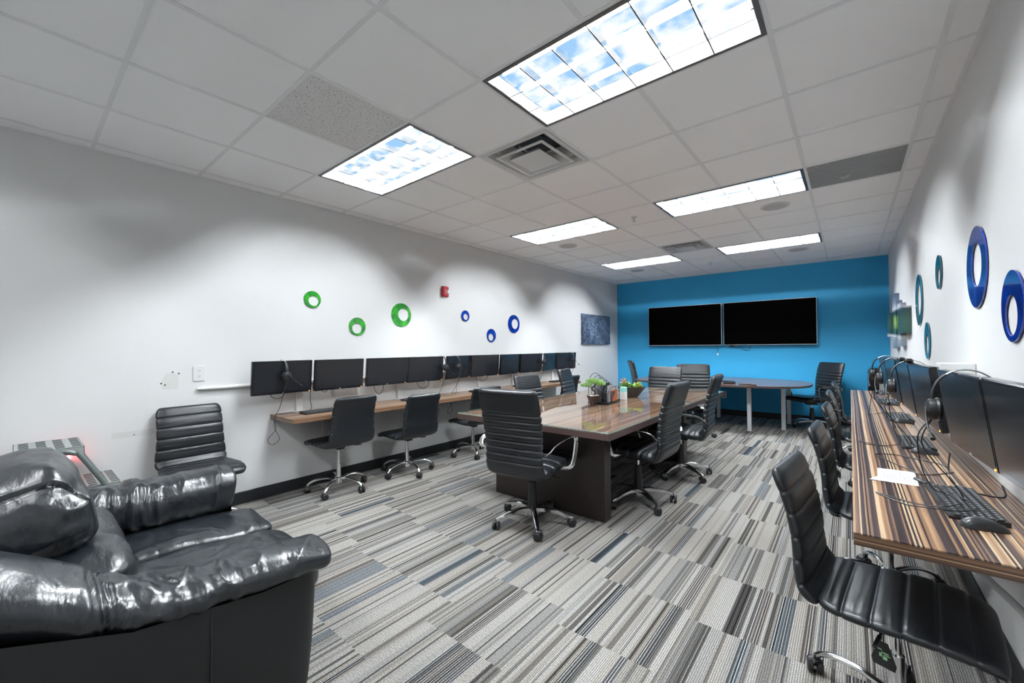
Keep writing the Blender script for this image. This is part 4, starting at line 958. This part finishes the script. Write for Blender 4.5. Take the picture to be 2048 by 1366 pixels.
# ------------------------------------------------------------------ the black leather armchair / loveseat
SO = Vector((-2.25, .25, 0))
sofa = empty('leather_sofa', SO, 0, 'large glossy black leather sofa with puffy arms in the left foreground', 'sofa')
def wr(p, s, ax=(1, 1, 1), seed=0):
    q = Vector((p[0] * ax[0], p[1] * ax[1], p[2] * ax[2])) * s + Vector((seed, seed * 1.7, 0)); v = mn.noise(q) + .5 * mn.noise(q * 2.1); return v
def ridge(p, s, ax, seed):
    q = Vector((p[0] * ax[0], p[1] * ax[1], p[2] * ax[2])) * s + Vector((seed, seed, seed)); q += Vector((mn.noise(q * .6), mn.noise(q * .6 + Vector((5, 5, 5))), 0)) * .6
    return (1 - abs(mn.noise(q))) ** 5
def cushion(name, c, half, exps=(.35, .35, .35), rot=None, fn=None, m='sofa', nu=56, nv=84, parent=None):
    mb = MB(); T = Matrix.Translation(Vector(c) - SO) @ (rot.to_4x4() if rot else Matrix.Identity(4))
    def spow(v, e): return abs(v) ** e * (1 if v >= 0 else -1)
    ea, eb = exps[0], exps[1]
    vs = []
    for i in range(nu):
        ph = -PI / 2 + PI * i / (nu - 1)
        for j in range(nv):
            t = 2 * PI * j / nv; d = Vector((spow(math.cos(ph), ea) * spow(math.cos(t), eb), spow(math.cos(ph), ea) * spow(math.sin(t), eb), spow(math.sin(ph), ea)))
            p = Vector((d.x * half[0], d.y * half[1], d.z * half[2]))
            if fn: p = fn(p, d)
            vs.append(T @ p)
    fs = [(i * nv + j, i * nv + (j + 1) % nv, (i + 1) * nv + (j + 1) % nv, (i + 1) * nv + j) for i in range(nu - 1) for j in range(nv)]
    mb.add(vs, fs); return mb.build(name, M[m], parent or sofa, smooth=80)
def sweep(name, path, rad, fn=None, m='sofa', n=64, e=.8, parent=None, steps=14):
    """path: centre points; rad(t) -> (half width, half height)"""
    P = smooth_path(path, steps); N = len(P); vs = []
    for i, p in enumerate(P):
        a = P[max(i - 1, 0)]; b = P[min(i + 1, N - 1)]; d = (b - a).normalized(); side = Vector((d.y, -d.x, 0)).normalized(); up = side.cross(d)
        t = i / (N - 1); w, h = rad(t)
        for k in range(n):
            an = 2 * PI * k / n; c, s = math.cos(an), math.sin(an); q = side * w * abs(c) ** e * (1 if c > 0 else -1) + up * h * abs(s) ** e * (1 if s > 0 else -1)
            pt = p + q
            if fn: pt = fn(pt, q.normalized(), t, an)
            vs.append(pt - SO)
    fs = [(i * n + k, i * n + (k + 1) % n, (i + 1) * n + (k + 1) % n, (i + 1) * n + k) for i in range(N - 1) for k in range(n)]
    fs += [tuple(range(n)), tuple((N - 1) * n + k for k in range(n))]
    mb = MB(); mb.add(vs, fs); return mb.build(name, M[m], parent or sofa, smooth=80)
def capr(t, w, h, a=.05, b=.05):
    f = 1.
    if t < a: f = math.sqrt(max(.0, 1 - (1 - t / a) ** 2))
    if t > 1 - b: f = math.sqrt(max(.0, 1 - (1 - (1 - t) / b) ** 2))
    f = max(f, .05); return w * f, h * f

# outer shell of the base: a rounded plan, top edge dipping towards the front
def shell():
    mb = MB(); n = 140; rows = 14; zs = [.035 + i / (rows - 1) for i in range(rows)]
    x0, x1, y0, y1 = -2.93, -1.60, -.34, .785
    cx, cy = (x0 + x1) / 2, (y0 + y1) / 2; a, b = (x1 - x0) / 2, (y1 - y0) / 2
    def plan(t, z):
        c, s = math.cos(t), math.sin(t); e = .16; x = a * abs(c) ** e * (1 if c > 0 else -1); y = b * abs(s) ** e * (1 if s > 0 else -1)
        k = 1 - .035 * (1 - z / .5) ** 2 * (1 if z < .5 else 0)
        return Vector((cx + x * k, cy + y * k, 0))
    vs = []
    for i in range(rows):
        u = i / (rows - 1)
        for j in range(n):
            t = 2 * PI * j / n; p = plan(t, .5 * u); top = .485 + .17 * sst(.38, -.1, p.y)
            if p.y > .70 and -2.68 < p.x < -1.82: top = .36
            zz = .035 + (top - .035) * u; vs.append((p.x - SO.x, p.y - SO.y, zz))
    fs = [(i * n + j, i * n + (j + 1) % n, (i + 1) * n + (j + 1) % n, (i + 1) * n + j) for i in range(rows - 1) for j in range(n)] + [tuple(range(n))]
    mb.add(vs, fs); mb.build('base_panel', M['sofa_side'], sofa, smooth=60)
    fl = MB()
    for x in (-2.8, -1.75):
        for y in (-.2, .66): fl.box(x - .03 - SO.x, x + .03 - SO.x, y - .03 - SO.y, y + .03 - SO.y, 0, .04)
    fl.build('foot', M['black'], sofa)
    sm = MB()
    for y in (.06, .41): sm.box(-1.6005 - SO.x - .006, -1.598 - SO.x, y - .0012 - SO.y, y + .0012 - SO.y, .05, .49)
    sm.build('side_seam', M['sofa'], sofa)
shell()

def arm_fn(seed, y_seam, sgn):
    def f(p, q, t, an):
        w = .010 * wr(p, 5, seed=seed)
        band = math.exp(-((p.y - (y_seam + .18)) / .16) ** 2)
        w += band * .022 * (ridge(p, 6., (1.0, 2.4, .7), seed) - .35) + .005 * ridge(p, 14, (1, 2, .6), seed + 4) * band
        w += .010 * ridge(p, 4., (1, 1.6, .5), seed + 9) * (1 - band)
        s = abs(p.y - y_seam + .05 * (p.z - .5)); w -= .014 * math.exp(-(s / .008) ** 2); w -= .008 * math.exp(-((s - .018) / .005) ** 2)
        return p + q * w
    return f
sweep('armrest', [(-1.86, -.36, .74), (-1.80, -.16, .725), (-1.755, .03, .655), (-1.735, .18, .575), (-1.715, .34, .540), (-1.695, .50, .535), (-1.69, .66, .532), (-1.69, .77, .515), (-1.69, .82, .510)],
      lambda t: capr(t, .112 + .035 * sst(.6, .1, t), .052 + .055 * sst(.55, .0, t), .04, .13), arm_fn(3, .17, 1), steps=26, n=90)
sweep('armrest', [(-2.75, -.30, .645), (-2.77, -.12, .625), (-2.79, .06, .585), (-2.80, .24, .56), (-2.80, .45, .545), (-2.80, .64, .545), (-2.80, .76, .545), (-2.80, .81, .54)],
      lambda t: capr(t, .135 + .015 * math.sin(PI * t), .118 + .025 * sst(.5, .0, t), .04, .10), arm_fn(11, .17, -1), steps=26, n=90)

def seatfn(sd):
    def f(p, d):
        p = p.copy(); top = max(0, d.z); p.z += top * (.006 * wr(p, 7, (1, 2, 1), sd)) + top * .012 * (ridge(p, 4, (.8, 2.2, 1), sd) - .3) - .04 * sst(.0, .30, p.y) * (.5 if p.z < 0 else 1) * .6
        return p
    return f
cushion('seat_cushion', (-2.535, .50, .375), (.20, .385, .085), (.30, .25), fn=seatfn(1))
cushion('seat_cushion', (-2.06, .50, .375), (.255, .385, .085), (.30, .25), fn=seatfn(5))
def lumb(p, d): return p + d * (.012 * wr(p, 6, (.6, 1, 2), 4) + .008 * ridge(p, 5, (.5, 1, 2.2), 2))
cushion('lumbar_cushion', (-2.27, .12, .53), (.42, .165, .14), (.55, .45), fn=lumb)
def pill(p, d):
    fl = .5 + .5 * d.y
    q = p + d * (.012 * wr(p, 5, (.5, 1, 2), 8) + .010 * ridge(p, 5, (.5, 1.2, 1.6), 3)); e = abs(abs(p.x) - .285); q -= d * .014 * math.exp(-(e / .005) ** 2); return q
cushion('back_cushion', (-2.29, .0, .755), (.335, .185, .20), (.85, .30), rot=Matrix.Rotation(R(16), 3, 'X'), fn=pill, nu=90, nv=120)
cushion('headrest_roll', (-2.33, -.22, .865), (.36, .12, .12), (.8, .4), fn=pill, nu=60)
cushion('back_frame', (-2.27, -.24, .56), (.58, .13, .28), (.5, .3), fn=lumb, m='sofa_side')

# ------------------------------------------------------------------ light, world, camera
w = bpy.data.worlds.new('world'); bpy.context.scene.world = w; w.use_nodes = True
w.node_tree.nodes['Background'].inputs[0].default_value = (.5, .55, .6, 1); w.node_tree.nodes['Background'].inputs[1].default_value = .2
cam = bpy.data.cameras.new('camera'); co = bpy.data.objects.new('camera', cam); COL.objects.link(co); bpy.context.scene.camera = co
f_, th, pt, rl = 820.815, .6886, .0133, .0079
cam.sensor_width = 36; cam.lens = 36 * f_ / 2048; cam.clip_start = .02
Rm = Matrix.Rotation(th, 3, 'Z')
right = Rm @ Vector((1, 0, 0)); fwd = Rm @ Vector((0, 1, 0)); up = Vector((0, 0, 1))
# image y = y cos - z sin, depth = y sin + z cos
up2 = up * math.cos(pt) - fwd * math.sin(pt); fw2 = up * math.sin(pt) + fwd * math.cos(pt)
r3 = right * math.cos(rl) - up2 * math.sin(rl); u3 = right * math.sin(rl) + up2 * math.cos(rl)
m3 = Matrix((r3, u3, -fw2)).transposed(); co.matrix_world = Matrix.Translation((0, 0, 1.338)) @ m3.to_4x4()
sc = bpy.context.scene; sc.view_settings.view_transform = 'Standard'; sc.view_settings.look = 'None'; sc.view_settings.exposure = EXPO; sc.view_settings.gamma = 1
sc.view_settings.use_curve_mapping = False
sc.cycles.caustics_reflective = False; sc.cycles.caustics_refractive = False; sc.cycles.max_bounces = 10; sc.cycles.diffuse_bounces = 6; sc.cycles.glossy_bounces = 5; sc.cycles.transparent_max_bounces = 12
